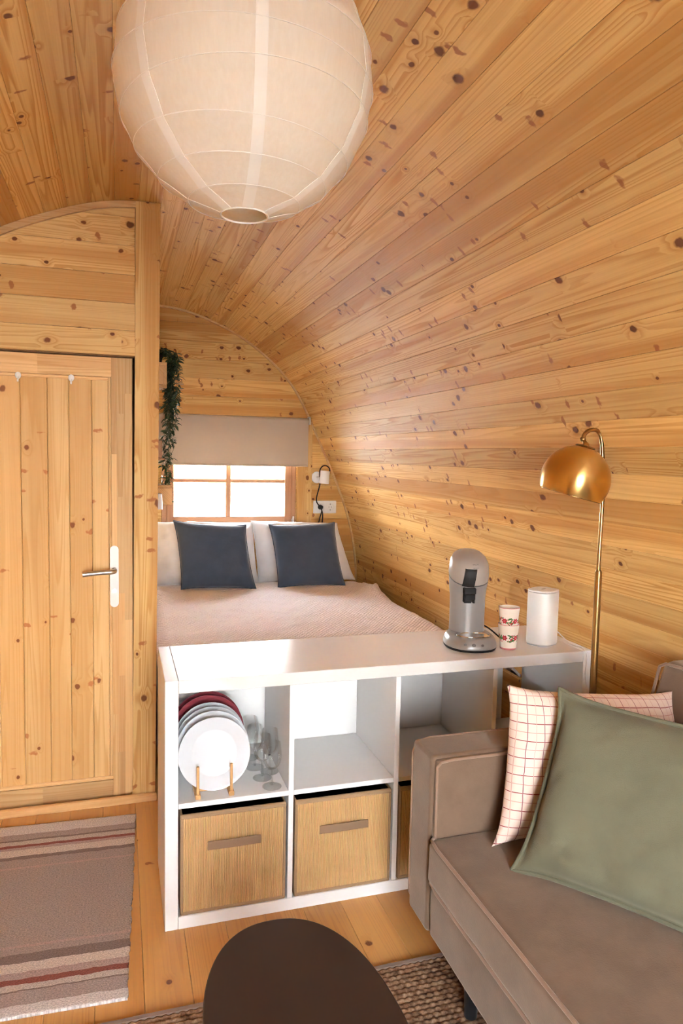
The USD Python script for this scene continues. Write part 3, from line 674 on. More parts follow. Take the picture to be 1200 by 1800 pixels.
# stacked floral cups
def cup_prof(H=.088):
    return [(0, 0), (.0255, 0), (.0275, .002), (.0283, .006), (.0365, H-.002), (.0368, H), (.0355, H+.0008), (.0345, H-.001), (.0268, .006), (0, .005)]
def cup(z, label, turn):
    t = thing('floral_cup', label, 'cup', (1.183, .096, z), turn)
    obj('cup_body', lathe(cup_prof(), 48), CUP_CREAM, t, smooth=40)
    H = .088
    def rad(zz): return .0283 + (zz-.006)/(H-.008)*(.0365-.0283)
    def blob(a, zz, la, lz, turn_, n=10):
        """flat petal wrapped on the cup wall: centre angle a, height zz, half lengths"""
        th = np.linspace(0, 2*np.pi, n, endpoint=False); c, s = math.cos(turn_), math.sin(turn_)
        u = 1.3*la*np.cos(th); w = 1.3*lz*np.sin(th)*(1-.35*np.cos(th))
        X = u*c - w*s; Z = u*s + w*c + zz; A = a + X/.033
        P = np.stack([(rad(Z)+.0006)*np.cos(A), (rad(Z)+.0006)*np.sin(A), Z], 1)
        Q = np.stack([(rad(Z)+.0001)*np.cos(A), (rad(Z)+.0001)*np.sin(A), Z], 1)
        cc = np.array([(rad(zz)+.0009)*math.cos(a), (rad(zz)+.0009)*math.sin(a), zz])
        V = np.vstack([P, Q, cc]); F = [(2*n, i, (i+1) % n) for i in range(n)]
        F += [(i, n+i, (i+1) % n) for i in range(n)] + [((i+1) % n, n+i, n+(i+1) % n) for i in range(n)]
        return trimesh.Trimesh(V, F, process=False)
    R_, P_, G_ = [], [], []
    for k in range(5):
        a0 = -math.pi/2 - 1.1 + k*1.26
        for j in range(6): R_.append(blob(a0 + .16*math.cos(j*1.05), .043 + .0052*math.sin(j*1.05), .0042, .0026, j*1.05))
        P_.append(blob(a0, .043, .0024, .0022, 0))
        for j in range(8):
            da = RNG.uniform(.25, 1.0); G_.append(blob(a0+da, .041 + RNG.uniform(-.011, .013), .0075, .0017, RNG.uniform(-1.1, 1.1)))
        for j in range(4): P_.append(blob(a0+RNG.uniform(.35, .95), .041 + RNG.uniform(-.012, .012), .0022, .0019, 0))
        for j in range(2): R_.append(blob(a0+RNG.uniform(.4, .9), .041 + RNG.uniform(-.010, .012), .0026, .0022, 0))
    obj('flower_print', cat(*R_), PRINT_RED, t); obj('bud_print', cat(*P_), PRINT_PINK, t); obj('leaf_print', cat(*G_), PRINT_GREEN, t)
    rim = tube(np.stack([.0362*np.cos(np.linspace(0, 2*np.pi, 48, endpoint=False)), .0362*np.sin(np.linspace(0, 2*np.pi, 48, endpoint=False)), np.full(48, H)], 1), .0011, 6, closed=True)
    obj('rim_band', rim, PRINT_PINK, t, smooth=60)
    bb = lathe([(.0256, -.0003), (.0278, .0016), (.0288, .006), (.0286, .0065), (.0268, .003), (.0256, -.0003)], 48)
    obj('base_band', bb, PRINT_PINK, t, smooth=60)
cup(KH+.0004, 'floral cup standing on the shelf top, lower of the two stacked cups', 10)
cup(KH+.0600, 'floral cup stacked inside the other, upper of the two', 75)

# white wifi router
ro = thing('wifi_router', 'tall white rounded router box beside the floral cups', 'router', (1.338, .125, KH), 24)
def rr_ring(a, b, z, e=3.3): return np.c_[superellipse(a, b, e, 72), np.full(72, z)]
obj('case', loft([rr_ring(.0525*s, .046*s, z) for s, z in ((.93, .0035), (.985, .006), (1.0, .010), (1.0, .190), (.985, .1925))]), WHITE_PLASTIC, ro, smooth=40)
obj('base_ring', loft([rr_ring(.0515*s, .045*s, z) for s, z in ((.94, .0), (.97, .0015), (.97, .0035))]), plain('router_base', (.45, .46, .48), .4), ro, smooth=40)
obj('lid', loft([rr_ring(.0525*s, .046*s, z) for s, z in ((.96, .1935), (1.0, .195), (1.0, .1985), (.97, .2005), (.9, .2012))]), WHITE_PLASTIC, ro, smooth=40)
obj('lid_mark', bx(-.012, .012, -.004, .004, .2012, .2016, .0002), plain('mark_grey', (.35, .34, .33), .5), ro)
cab = tube(spline([(1.394, .152, KH+.055), (1.404, .15, KH+.048), (1.425, .12, KH+.02), (1.436, .06, KH+.0035), (1.437, .012, KH+.0035), (1.437, -.006, KH-.012), (1.433, -.009, KH-.07), (1.445, -.009, KH-.15), (1.447, -.008, KH-.22), (1.438, -.008, KH-.36), (1.44, -.008, KH-.5)], 70), .0021, 8)
tag(obj('router_cable', cab, CABLE_WHITE, smooth=60), 'thin white cable hanging from the router over the shelf edge', 'cable')
blk = tube(spline([(1.140, .240, KH+.060), (1.16, .238, KH+.052), (1.19, .21, KH+.03), (1.22, .20, KH+.006), (1.255, .215, KH+.003), (1.30, .26, KH+.003), (1.34, .35, KH+.003), (1.37, .395, KH-.01), (1.37, .405, KH-.12)], 60), .0028, 8)
tag(obj('machine_cable', blk, BLACK, smooth=60), 'black power cable behind the coffee machine and cups', 'cable')

# ------------------------------------------------------------------ bed
def heightgrid(xs, ys, fz, zlow, thick=None):
    """solid sheet with top z = fz(x, y) and vertical skirts down to zlow"""
    X, Y = np.meshgrid(xs, ys, indexing='ij'); Z = fz(X, Y); a, b = X.shape
    top = np.stack([X, Y, Z], -1).reshape(-1, 3); bot = top.copy(); bot[:, 2] = zlow if thick is None else bot[:, 2]-thick
    F = []
    idx = np.arange(a*b).reshape(a, b)
    A, B, C, D = idx[:-1, :-1].ravel(), idx[1:, :-1].ravel(), idx[1:, 1:].ravel(), idx[:-1, 1:].ravel()
    F = np.vstack([np.c_[A, B, C], np.c_[A, C, D]]); k = a*b
    F = np.vstack([F, F[:, ::-1] + k])
    e = list(idx[:, 0]) + list(idx[-1, 1:]) + list(idx[::-1, -1][1:]) + list(idx[0, ::-1][1:-1])
    e = np.array(e); e2 = np.roll(e, -1)
    S = np.vstack([np.c_[e, e+k, e2+k], np.c_[e, e2+k, e2]])
    return trimesh.Trimesh(np.vstack([top, bot]), np.vstack([F, S]), process=False)
BEDZ = .612
bed = thing('bed', 'low double bed filling the alcove under the window', 'bed')
obj('foot_board', bx(.030, 1.345, KD+.004, KD+.022, .0, .735, .002), WHITE, bed)
obj('mattress', bx(.085, 1.335, KD+.034, YB-.03, .30, BEDZ-.055, .03), LINEN_WHITE, bed)
obj('bed_base', bx(.045, 1.38, KD+.034, YB-.03, .001, .298, .004), WHITE, bed)
WAFFLE = usdkit.material(stage, lk('waffle_blanket'), {
    't': ('texture_coordinate', {}), 's': ('separate_xyz', {}),
    'nz': ('noise_texture', {'scale': 7.0, 'detail': 3}), 
    'ax': ('math', {'math_type': 'multiply', 'value2': 330.0}), 'ay': ('math', {'math_type': 'multiply', 'value2': 240.0}),
    'dx': ('math', {'math_type': 'multiply_add', 'value2': 9.0}), 'dy': ('math', {'math_type': 'multiply_add', 'value2': 9.0}),
    'sx': ('math', {'math_type': 'sine'}), 'sy': ('math', {'math_type': 'sine'}), 'm': ('math', {'math_type': 'multiply'}),
    'b': ('bump', {'strength': .6, 'distance': .004}),
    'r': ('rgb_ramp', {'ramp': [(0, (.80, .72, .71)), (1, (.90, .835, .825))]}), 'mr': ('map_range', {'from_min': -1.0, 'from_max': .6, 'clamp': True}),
    'p': ('principled_bsdf', {'roughness': .95, 'specular_ior_level': .1, 'sheen_weight': .15})},
    [('t.object', 's.vector'), ('t.object', 'nz.vector'), ('s.x', 'ax.value1'), ('s.y', 'ay.value1'), ('nz.fac', 'dx.value1'), ('ax.value', 'dx.value3'), ('nz.fac', 'dy.value1'), ('ay.value', 'dy.value3'),
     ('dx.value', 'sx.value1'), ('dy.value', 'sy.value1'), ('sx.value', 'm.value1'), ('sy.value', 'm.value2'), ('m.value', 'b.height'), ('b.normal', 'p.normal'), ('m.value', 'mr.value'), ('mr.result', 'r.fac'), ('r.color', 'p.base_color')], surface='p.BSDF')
def blanket_z(X, Y):
    P = np.stack([X*5.0, Y*4.0, np.zeros_like(X)], -1)
    z = BEDZ + .018*(meshkit.fbm(P, 4, 3)-.5)*1.2 + .006*(meshkit.fbm(P*3.1, 3, 9)-.5)
    z -= .06*np.clip((X-1.33)/.11, 0, 1)**2 + .03*np.clip((.09-X)/.07, 0, 1)**2
    z += .05*np.exp(-((X-1.36)/.07)**2 - ((Y-1.98)/.16)**2)*(meshkit.noise(np.stack([X*26, Y*26, X*0], -1), 5)+.4)
    z += .035*np.exp(-((X-.09)/.06)**2 - ((Y-2.05)/.22)**2)*(meshkit.noise(np.stack([X*24, Y*24, X*0], -1), 6)+.2)
    return z
tag(obj('blanket', heightgrid(np.linspace(.022, 1.445, 150), np.linspace(KD+.032, 2.30, 190), blanket_z, 0, .014), WAFFLE, smooth=60), 'pale pink waffle blanket spread over the bed', 'blanket')

def cushion(BL, BR, TR, TL, th, n=34, pinch=.05, ear=.03, wr=.006, seed=0, front=1.0, back=1.0, sag=0.0, flange=0.0):
    """stuffed cushion spanning four corner points; its front faces (BR-BL) x (TL-BL)"""
    BL, BR, TR, TL = (np.array(a, float) for a in (BL, BR, TR, TL))
    N = np.cross(BR-BL, TL-BL); N /= np.linalg.norm(N)
    g = np.linspace(-1, 1, n); g = np.sign(g)*(1-(1-np.abs(g))**1.35)
    U, V = np.meshgrid(g, g, indexing='ij')
    u = U*(1 - pinch*(1-V**2)*np.abs(U)**3) * (1 + ear*(np.abs(U*V))**6)
    v = V*(1 - pinch*(1-U**2)*np.abs(V)**3) * (1 + ear*(np.abs(U*V))**6)
    s, t = ((u+1)/2)[..., None], ((v+1)/2)[..., None]
    P = BL*(1-s)*(1-t) + BR*s*(1-t) + TR*s*t + TL*(1-s)*t
    Uf, Vf = np.clip(U/(1-flange), -1, 1), np.clip(V/(1-flange), -1, 1)
    h = th/2*np.clip(1-Uf**4, 0, 1)**.55*np.clip(1-Vf**4, 0, 1)**.55 + .0015*(flange > 0)
    h = h*(1 + sag*(-V))
    nz = meshkit.fbm(np.stack([U*2.2+seed, V*2.2, U*0+seed*1.7], -1), 4, seed) - .5
    fold = np.sin((U*5+V*3+nz*7)*2.2)*np.clip(np.maximum(np.abs(U), np.abs(V))-.35, 0, 1)
    edge = np.clip(1-np.maximum(np.abs(U), np.abs(V))**8, 0, 1)
    disp = (wr*2.2*nz + wr*.55*fold)*edge
    Fp = P + N*(h*front+disp)[..., None]; Bp = P - N*(h*back+disp*.5)[..., None]
    idx = np.arange(n*n).reshape(n, n)
    inner = np.full((n, n), -1); k = n*n
    VV = [Fp.reshape(-1, 3)]; bi = idx.copy()
    mask = np.zeros((n, n), bool); mask[1:-1, 1:-1] = True
    bi[mask] = n*n + np.arange(mask.sum()); VV.append(Bp[mask])
    q = lambda I: (I[:-1, :-1].ravel(), I[1:, :-1].ravel(), I[1:, 1:].ravel(), I[:-1, 1:].ravel())
    a, b, c, d = q(idx); F = [np.c_[a, b, c], np.c_[a, c, d]]
    a, b, c, d = q(bi); F += [np.c_[a, c, b], np.c_[a, d, c]]
    m = trimesh.Trimesh(np.vstack(VV), np.vstack(F), process=False)
    uv = np.stack([np.r_[s[..., 0].ravel(), s[..., 0][mask]], np.r_[t[..., 0].ravel(), t[..., 0][mask]]], 1)
    border = np.vstack([P[:, 0], P[-1, 1:], P[::-1, -1][1:], P[0, ::-1][1:-1]])
    return m, uv, border, N
def pillow(name, label, catg, corners, th, m, pipe=None, pr=.004, group=None, **kw):
    mesh, uv, border, N = cushion(*corners, th, **kw)
    t = thing(name, label, catg, (0, 0, 0), 0, group)
    obj('cushion_cover', mesh, m, t, smooth=True, uv=uv*np.array([.5, .5]) )
    if pipe is not None: obj('piping', tube(border, pr, 6, closed=True), pipe, t, smooth=60)
    return t
def bz(x, y): return BEDZ + .004
# white pillows stand against the end wall, dark cushions lean on them
pillow('white_pillow', 'large white pillow behind the left dark blue cushion', 'pillow', [(.075, 2.46, .60), (.735, 2.46, .60), (.738, 2.68, .965), (.060, 2.68, .975)], .20, LINEN_WHITE, LINEN_WHITE, .003, wr=.030, seed=3, pinch=.015)
pillow('white_pillow', 'large white pillow behind the right dark blue cushion', 'pillow', [(.745, 2.46, .60), (1.395, 2.46, .60), (1.33, 2.68, .955), (.738, 2.68, .975)], .20, LINEN_WHITE, LINEN_WHITE, .003, wr=.032, seed=8, pinch=.015)
pillow('blue_cushion', 'dark blue velour cushion on the left pillow', 'cushion', [(.235, 2.22, .622), (.665, 2.17, .617), (.640, 2.40, .975), (.205, 2.42, 1.005)], .13, NAVY, NAVY, .004, seed=11, wr=.004, pinch=.04)
pillow('blue_cushion', 'dark blue velour cushion on the right pillow', 'cushion', [(.815, 2.17, .618), (1.235, 2.17, .620), (1.235, 2.42, .985), (.805, 2.42, .975)], .13, NAVY, NAVY, .004, seed=17, wr=.004, pinch=.04)

# ------------------------------------------------------------------ bedside lights, socket, shelves
def wall_lamp(x, z, label, y=YB, flip=1):
    t = thing('wall_lamp', label, 'lamp', (x, y, z))
    d = lathe([(0, 0), (.040, 0), (.042, .003), (.040, .014), (0, .016)], 40); d.vertices = d.vertices[:, [0, 2, 1]]*[1, -1, 1]; 
    obj('wall_plate', d, WHITE_PLASTIC, t, smooth=40)
    obj('arm', tube([(.0, -.012, 0), (.010, -.06, 0)], .008, 12), WHITE_PLASTIC, t, smooth=40)
    s = lathe([(0, .046), (.030, .046), (.033, .043), (.034, -.046), (.0325, -.046), (.031, .040), (0, .042)], 36)
    s = rot(s, Rm([0, 1, 0], 4)); s.apply_translation([.034, -.088, .004])
    obj('lamp_shade', s, WHITE_PLASTIC, t, smooth=40)
    return t
wl = wall_lamp(1.232, 1.275, 'small white reading lamp on the end wall above the socket')
sock = thing('wall_socket', 'white double wall socket below the reading lamp', 'socket', (1.294, YB-.0005, 1.062))
obj('frame', bx(-.086, .086, -.010, 0, -.046, .046, .004), WHITE_PLASTIC, sock)
for sx_ in (-.036, .040):
    r_ = lathe([(.026, .0), (.0285, 0), (.0285, .0025), (.026, .0025), (.0255, -.001), (.026, 0)], 36); r_.vertices = r_.vertices[:, [0, 2, 1]]*[1, -1, 1] + [sx_, -.010, 0]
    obj('socket_ring', r_, WHITE_PLASTIC, sock, smooth=40)
    if sx_ > 0:
        for q in (-.0095, .0095):
            pc = trimesh.creation.cylinder(.0026, .002, sections=12); pc.vertices = pc.vertices[:, [0, 2, 1]] + [sx_+q, -.0108, 0]; pc.invert()
            obj('socket_hole', pc, BLACK, sock)
        for q in (-.021, .021): obj('earth_clip', bx(sx_-.004, sx_+.004, -.0125, -.0101, q-.004, q+.004, .0005), STEEL, sock)
plug = thing('power_plug', 'black plug in the left half of the wall socket', 'plug', (1.258, YB-.0105, 1.062))
pg = cat(lathe([(0, 0), (.017, 0), (.018, .004), (.015, .02), (.010, .03), (0, .032)], 24)); pg.vertices = pg.vertices[:, [0, 2, 1]]*[1, -1, 1]
obj('plug_body', pg, BLACK, plug, smooth=40)
obj('plug_grip', bx(-.016, .016, -.026, -.018, -.010, .010, .003), BLACK, plug)
cord = tube(spline([(1.300, YB-.092, 1.318), (1.298, YB-.085, 1.345), (1.268, YB-.07, 1.362), (1.243, YB-.052, 1.335), (1.240, YB-.06, 1.27), (1.241, YB-.05, 1.22), (1.229, YB-.03, 1.15), (1.231, YB-.032, 1.09), (1.258, YB-.045, 1.055), (1.253, YB-.040, 1.0), (1.243, YB-.03, .94), (1.240, YB-.03, .86), (1.245, YB-.03, .75)], 80), .0042, 8)
tag(obj('lamp_cord', cord, BLACK, smooth=60), 'black cord looping from the reading lamp down past the socket', 'cord')
cord = tube(spline([(1.258, YB-.042, 1.05), (1.268, YB-.045, 1.0), (1.266, YB-.035, .93), (1.268, YB-.03, .86), (1.268, YB-.03, .75)], 40), .0042, 8)
tag(obj('plug_cord', cord, BLACK, smooth=60), 'black cord running from the plug down behind the pillow', 'cord')

# things on the hidden bathroom side wall, peeping past the corner board
SWX = .0125
sh = thing('wall_box', 'pale wooden box shelf under the trailing plant', 'shelf')
for nm, a in (('shelf_top', (SWX, .128, 1.95, 2.12, 1.903, 1.920)), ('shelf_bottom', (SWX, .128, 1.95, 2.12, 1.782, 1.799)), ('shelf_end', (.112, .128, 1.951, 2.119, 1.7995, 1.9025)), ('shelf_front', (SWX+.001, .1118, 1.951, 1.963, 1.7995, 1.9025))):
    uvbox(nm, bx(*a, .0015), SHELF_WOOD, sh, 1)
sh2 = thing('wall_ledge', 'pale wooden ledge box near the window, low on the bathroom wall', 'shelf')
for nm, a in (('shelf_top', (SWX, .158, 1.95, 2.20, 1.236, 1.250)), ('shelf_front', (SWX, .157, 1.952, 1.966, 1.142, 1.2355)), ('shelf_end', (.145, .157, 1.9665, 2.20, 1.142, 1.2355)), ('shelf_bottom', (SWX, .1445, 1.9665, 2.20, 1.142, 1.154))):
    uvbox(nm, bx(*a, .0015), SHELF_WOOD, sh2, 1)
tray2 = thing('wall_cubby', 'brown wooden cubby between the two shelves on the bathroom wall', 'shelf')
for nm, a in (('cubby_side', (SWX, .106, 2.0, 2.16, 1.40, 1.505)), ('cubby_lip', (SWX, .12, 1.99, 2.17, 1.388, 1.3995))):
    uvbox(nm, bx(*a, .002), FRAME_WOOD, tray2, 1)
wl2 = thing('bedside_lamp', 'white shade edge just past the corner board, below the ledge', 'lamp', (.068, 1.87, 1.165))
s_ = lathe([(0, .045), (.026, .045), (.030, .042), (.034, -.040), (.0325, -.040), (.029, .038), (0, .040)], 32)
obj('lamp_shade', s_, WHITE_PLASTIC, wl2, smooth=40)
obj('arm', tube([(-.0545, 0, .02), (-.026, 0, .02)], .008, 12), WHITE_PLASTIC, wl2)
holder_ = thing('glass_holder', 'small clear glass jar on the ledge by the window', 'jar', (.088, 2.13, 1.2503))
obj('jar_body', lathe([(0, 0), (.024, 0), (.026, .004), (.026, .05), (.0245, .05), (.024, .006), (0, .006)], 28), GLASS, holder_, smooth=50)

vine = thing('trailing_vine', 'dark green trailing plant hanging from the box shelf', 'plant')
pot = lathe([(0, 0), (.030, 0), (.036, .05), (.034, .05), (.029, .006), (0, .006)], 28, (.075, 2.03, 1.9205))
obj('pot', pot, plain('dark_pot', (.03, .022, .018), .6), vine, smooth=40)
stems, lv, lf = [], [], []
vr = np.random.default_rng(42)
def leaf(p, d, size, tilt):
    d = d/np.linalg.norm(d); s = np.cross(d, tilt); s /= np.linalg.norm(s)+1e-9; nn = np.cross(s, d)
    ts = np.array([0, .25, .55, .8, 1.0]); wd = np.array([0, .30, .34, .2, 0])
    V = [p]; 
    for t_, w_ in zip(ts[1:-1], wd[1:-1]):
        c = p + d*t_*size - nn*.22*size*t_*t_
        V += [c - s*w_*size*.5 + nn*.05*size, c, c + s*w_*size*.5 + nn*.05*size]
    V.append(p + d*size - nn*.25*size)
    F = [(0, 1, 2), (0, 2, 3)]
    for k in range(2):
        a = 1+3*k; F += [(a, a+3, a+4), (a, a+4, a+1), (a+1, a+4, a+5), (a+1, a+5, a+2)]
    F += [(7, 10, 8), (8, 10, 9)]
    return np.array(V), np.array(F)
off = 0
for k in range(12):
    ln = vr.uniform(.25, .80) if k > 4 else .80
    y0 = 2.0 + vr.uniform(-.04, .06)
    x0 = vr.uniform(.136, .194)
    pts = [(.075, 2.03, 1.955), (.11, y0, 1.975+vr.uniform(0, .02)), (x0, y0, 1.955)]
    m_ = int(ln/.05)
    for j in range(1, m_+1):
        pull = .5 if j*.05 > .35 else 1.0
        pts.append((x0 + vr.normal(0, .008) - .018*(j/m_), y0+vr.normal(0, .008), 1.955 - j*.05))
    path = spline(pts, 14 + m_*5)
    stems.append(tube(path, .0011, 5))
    for j in range(4, len(path)):
        z_ = path[j][2]
        dens = .95 if z_ > 1.66 else (.72 if z_ > 1.5 else .55)
        if vr.random() > dens: continue
        for rep in range(2 if z_ > 1.66 else 1):
            a = vr.uniform(0, 2*np.pi); d = np.array([math.cos(a), math.sin(a)*.8, vr.uniform(-.9, .35)])
            V, F = leaf(path[j], d, vr.uniform(.024, .043), np.array([0, 0, 1.]) + vr.normal(0, .4, 3))
            lv.append(V); lf.append(F+off); off += len(V)
obj('stems', cat(*stems), STEM, vine)
tag(obj('leaves', (np.vstack(lv), np.vstack(lf)), LEAF, vine, smooth=False), kind='stuff')

# ------------------------------------------------------------------ paper lantern
LC, LR = np.array([.0665, -.9207, 2.0043]), .2
lan = thing('paper_lantern', 'large round white paper lantern hanging from the ceiling', 'lamp', tuple(LC))
tl = np.radians([10, 27, 44, 60, 76, 92, 108, 124, 139, 154, 169.2])   # ring polar angles, from the top
prof = []
for a, b in zip(tl[:-1], tl[1:]):
    for s in np.linspace(0, 1, 7)[:-1]:
        t_ = a+(b-a)*s; bul = 1 - .013*4*s*(1-s)      # paper sags straight between the wires
        prof.append((LR*bul*math.sin(t_), LR*bul*math.cos(t_)))
prof.append((LR*math.sin(tl[-1]), LR*math.cos(tl[-1])))
pr_ = np.array(prof); inner = pr_*.996
sk = lathe(np.vstack([pr_, inner[::-1]]), 96); 
V = sk.vertices; rad_ = np.linalg.norm(V, axis=1, keepdims=True)
nzv = meshkit.fbm(V*np.array([22, 22, 9.0])+40, 3, 21)[:, None]-.5
sk.vertices = V*(1 + .006*nzv)
sk.invert()
obj('paper_shade', sk, PAPER, lan, smooth=True)
tilt_ = [0, 2.5, -3, 2, -2.5, 1.5, 3.5, -2, 1.0, 0, 0]
for t_, ti in zip(tl, tilt_):
    ph = np.linspace(0, 2*np.pi, 72, endpoint=False)
    r_ = np.stack([LR*math.sin(t_)*np.cos(ph), LR*math.sin(t_)*np.sin(ph), np.full(72, LR*math.cos(t_))], 1)
    if ti: r_ = r_ @ Rm([math.cos(ti), math.sin(ti), 0], ti).T
    r_ *= (LR+.0002)/np.linalg.norm(r_, axis=1, keepdims=True)
    obj('wire_ring', tube(r_, .0007, 6, closed=True), PAPER_SEAM, lan, smooth=60)
for k in range(7):
    ph0 = math.radians(-93 + k*360/7 + (6 if k % 2 else 0))
    hw = .0085
    tv = np.linspace(tl[0], tl[-1], 70)
    pr2 = np.interp(tv, np.arctan2(pr_[:, 0], pr_[:, 1]), np.linalg.norm(pr_, axis=1))
    rows = []
    for t_, R_ in zip(tv, pr2):
        rr_ = R_*1.0045; sn = max(math.sin(t_), .18)
        wob = .10*math.sin(t_*3+k)*.1
        da = min(hw/(rr_*sn), .24)
        row = []
        for rmul, sg in ((1.0, -1), (1.0, 0), (1.0, 1), (.9955, 1), (.9955, -1)):
            a = ph0 + wob + sg*da; row.append((rr_*rmul*math.sin(t_)*math.cos(a), rr_*rmul*math.sin(t_)*math.sin(a), rr_*rmul*math.cos(t_)))
        rows.append(row)
    st_ = loft(np.array(rows)); st_.invert()
    obj('paper_seam', st_, PAPER_SEAM, lan, smooth=50)
for tt_ in (tl[0], tl[-1]):
    ph = np.linspace(0, 2*np.pi, 48, endpoint=False)
    obj('end_ring', tube(np.stack([LR*math.sin(tt_)*np.cos(ph), LR*math.sin(tt_)*np.sin(ph), np.full(48, LR*math.cos(tt_))], 1), .0016, 8, closed=True), PAPER_SEAM, lan, smooth=60)
obj('wire_stay', cat(tube([(LR*math.sin(tl[-1]), 0, LR*math.cos(tl[-1])), (0, 0, -.13), (-LR*math.sin(tl[-1]), 0, LR*math.cos(tl[-1]))], .0012, 6), tube([(0, 0, -.13), (0, 0, .16)], .0012, 6)), STEEL, lan)
obj('bulb', lathe([(0, -.03), (.02, -.027), (.03, -.01), (.03, .01), (.018, .035), (.013, .05), (.013, .075), (0, .076)], 28), plain('bulb_glass', (.85, .84, .80), .3), lan, smooth=60)
obj('lamp_holder', lathe([(0, .077), (.018, .077), (.02, .082), (.02, .125), (.006, .14), (0, .141)], 24), WHITE_PLASTIC, lan, smooth=40)
obj('hanging_cord', tube([(0, 0, .14), (0, 0, 2.392-LC[2])], .003, 8), CABLE_WHITE, lan)
obj('ceiling_cup', lathe([(0, .345), (.03, .345), (.045, .375), (.045, .385), (0, .386)], 32), WHITE_PLASTIC, lan, smooth=40)

# ------------------------------------------------------------------ brass floor lamp
fl = thing('floor_lamp', 'brass floor lamp with dome shade behind the sofa', 'lamp')
px, py = 1.281, -.25
obj('base', lathe([(0, 0), (.10, 0), (.105, .004), (.104, .014), (.095, .019), (.02, .022), (0, .022)], 56, (px, py-.0, .0005)), BRASS_P, fl, smooth=40)
obj('lower_pole', lathe([(0, .02), (.0105, .02), (.0105, 1.092), (.0075, 1.096), (0, 1.096)], 28, (px, py, 0)), BRASS_P, fl, smooth=40)
up = spline([(px, py, 1.05), (px, py, 1.20), (px-.0005, py, 1.38), (px-.009, py, 1.470), (px-.030, py, 1.522), (px-.056, py, 1.522), (px-.078, py, 1.495)], 70)
obj('upper_pole', tube(up, .0062, 16), BRASS_P, fl, smooth=50)
SC_, SRR = np.array([1.181, -.25, 1.3736]), .102
tax = np.array([-.22, .12, -.97]); tax /= np.linalg.norm(tax)          # axis towards the opening
def toax(m):
    z = -tax; x = np.cross([0, 1, 0], z); x /= np.linalg.norm(x); y = np.cross(z, x)
    m = m.copy(); m.vertices = m.vertices @ np.stack([x, y, z]) ; return m
ang = np.linspace(math.radians(4), math.radians(118), 44)
op = [(SRR*math.sin(a), SRR*math.cos(a)) for a in ang]
ip = [((SRR-.0015)*math.sin(a), (SRR-.0015)*math.cos(a)) for a in ang[::-1]]
shd = lathe(op + ip, 96); shd.invert()
shx = UsdGeom.Xform.Define(stage, npath('lamp_shade', fl))
R3 = np.eye(4); z_ = -tax; x_ = np.cross([0, 1, 0], z_); x_ /= np.linalg.norm(x_); y_ = np.cross(z_, x_)
R3[0, :3], R3[1, :3], R3[2, :3], R3[3, :3] = x_, y_, z_, SC_
shx.AddTransformOp().Set(Gf.Matrix4d(*R3.ravel().tolist()))
obj('dome', shd, BRASS, shx, smooth=True)
ra = math.radians(118); ph = np.linspace(0, 2*np.pi, 64, endpoint=False)
obj('rim', tube(np.stack([(SRR-.0008)*math.sin(ra)*np.cos(ph), (SRR-.0008)*math.sin(ra)*np.sin(ph), np.full(64, (SRR-.0008)*math.cos(ra))], 1), .0014, 8, closed=True), BRASS_P, shx, smooth=60)
obj('bulb', lathe([(0, -.035), (.018, -.03), (.026, -.012), (.024, .01), (.014, .035), (.013, .07), (0, .071)], 28), plain('bulb_white', (.8, .79, .75), .3), shx, smooth=60)
obj('socket_cup', lathe([(0, .060), (.024, .060), (.024, .098), (.030, .1005), (.026, .1045), (.010, .106), (.008, .112), (0, .112)], 32), BRASS_P, shx, smooth=40)
tip = SC_ - tax*.108
obj('finial', cat(tube([tip, up[-1]*.35 + tip*.65, up[-1]], .0062, 16), trimesh.creation.icosphere(3, .0088).apply_translation(up[-1]), trimesh.creation.icosphere(3, .0085).apply_translation(tip)), BRASS_P, fl, smooth=50)

# ------------------------------------------------------------------ sofa
sofa = thing('velvet_sofa', 'taupe velvet sofa with slim arm and piped edges', 'sofa')
def rbox(x0, x1, y0, y1, z0, z1, r, n=3):
    """rounded, slightly puffed box"""
    import manifold3d as m3
    pts = [m3.Manifold.sphere(r, 20).translate((a, b, c)) for a in (x0+r, x1-r) for b in (y0+r, y1-r) for c in (z0+r, z1-r)]
    return m3.Manifold.batch_hull(pts)
def wavy(m, amp=.004, sc=7.0, seed=0, el=.03):
    m = m.refine_to_length(el); k = m.to_mesh(); v = np.array(k.vert_properties[:, :3]); f = np.array(k.tri_verts)
    t = trimesh.Trimesh(v, f, process=True)
    d = (meshkit.fbm(t.vertices*sc+17, 3, seed)-.5)*2*amp
    t.vertices = t.vertices + t.vertex_normals*d[:, None]; return t
AX0, AX1, AY0, AY1, AZ0, AZ1 = .655, 1.30, -.425, -.300, .16, .648
SY0 = -2.3
obj('arm', wavy(rbox(AX0, AX1, AY0, AY1, AZ0, AZ1, .012), .002, 9, 2), VELVET, sofa, smooth=50)
obj('arm_panel', wavy(rbox(AX0+.010, AX1, AY0-.014, AY0+.01, .40, AZ1-.008, .008), .003, 9, 4), VELVET, sofa, smooth=50)
def loop(P, r, name='piping', n=8): obj(name, tube(np.array(P, float), r, 8, closed=True), VELVET_PIPE, sofa, smooth=60)
def rect_loop(a, b, c, d, k=14):
    P = [np.array(q, float) for q in (a, b, c, d)]; out = []
    for i in range(4):
        for s in np.linspace(0, 1, k, endpoint=False): out.append(P[i]*(1-s)+P[(i+1) % 4]*s)
    out = np.array(out); 
    for _ in range(1): out = (np.roll(out, 1, 0)+2*out+np.roll(out, -1, 0))/4
    return out
e = .002
loop(rect_loop((AX0+e, AY1-e, AZ0+.01), (AX0+e, AY1-e, AZ1-e), (AX1, AY1-e, AZ1-e), (AX1, AY1-e, AZ0+.01)), .0042)
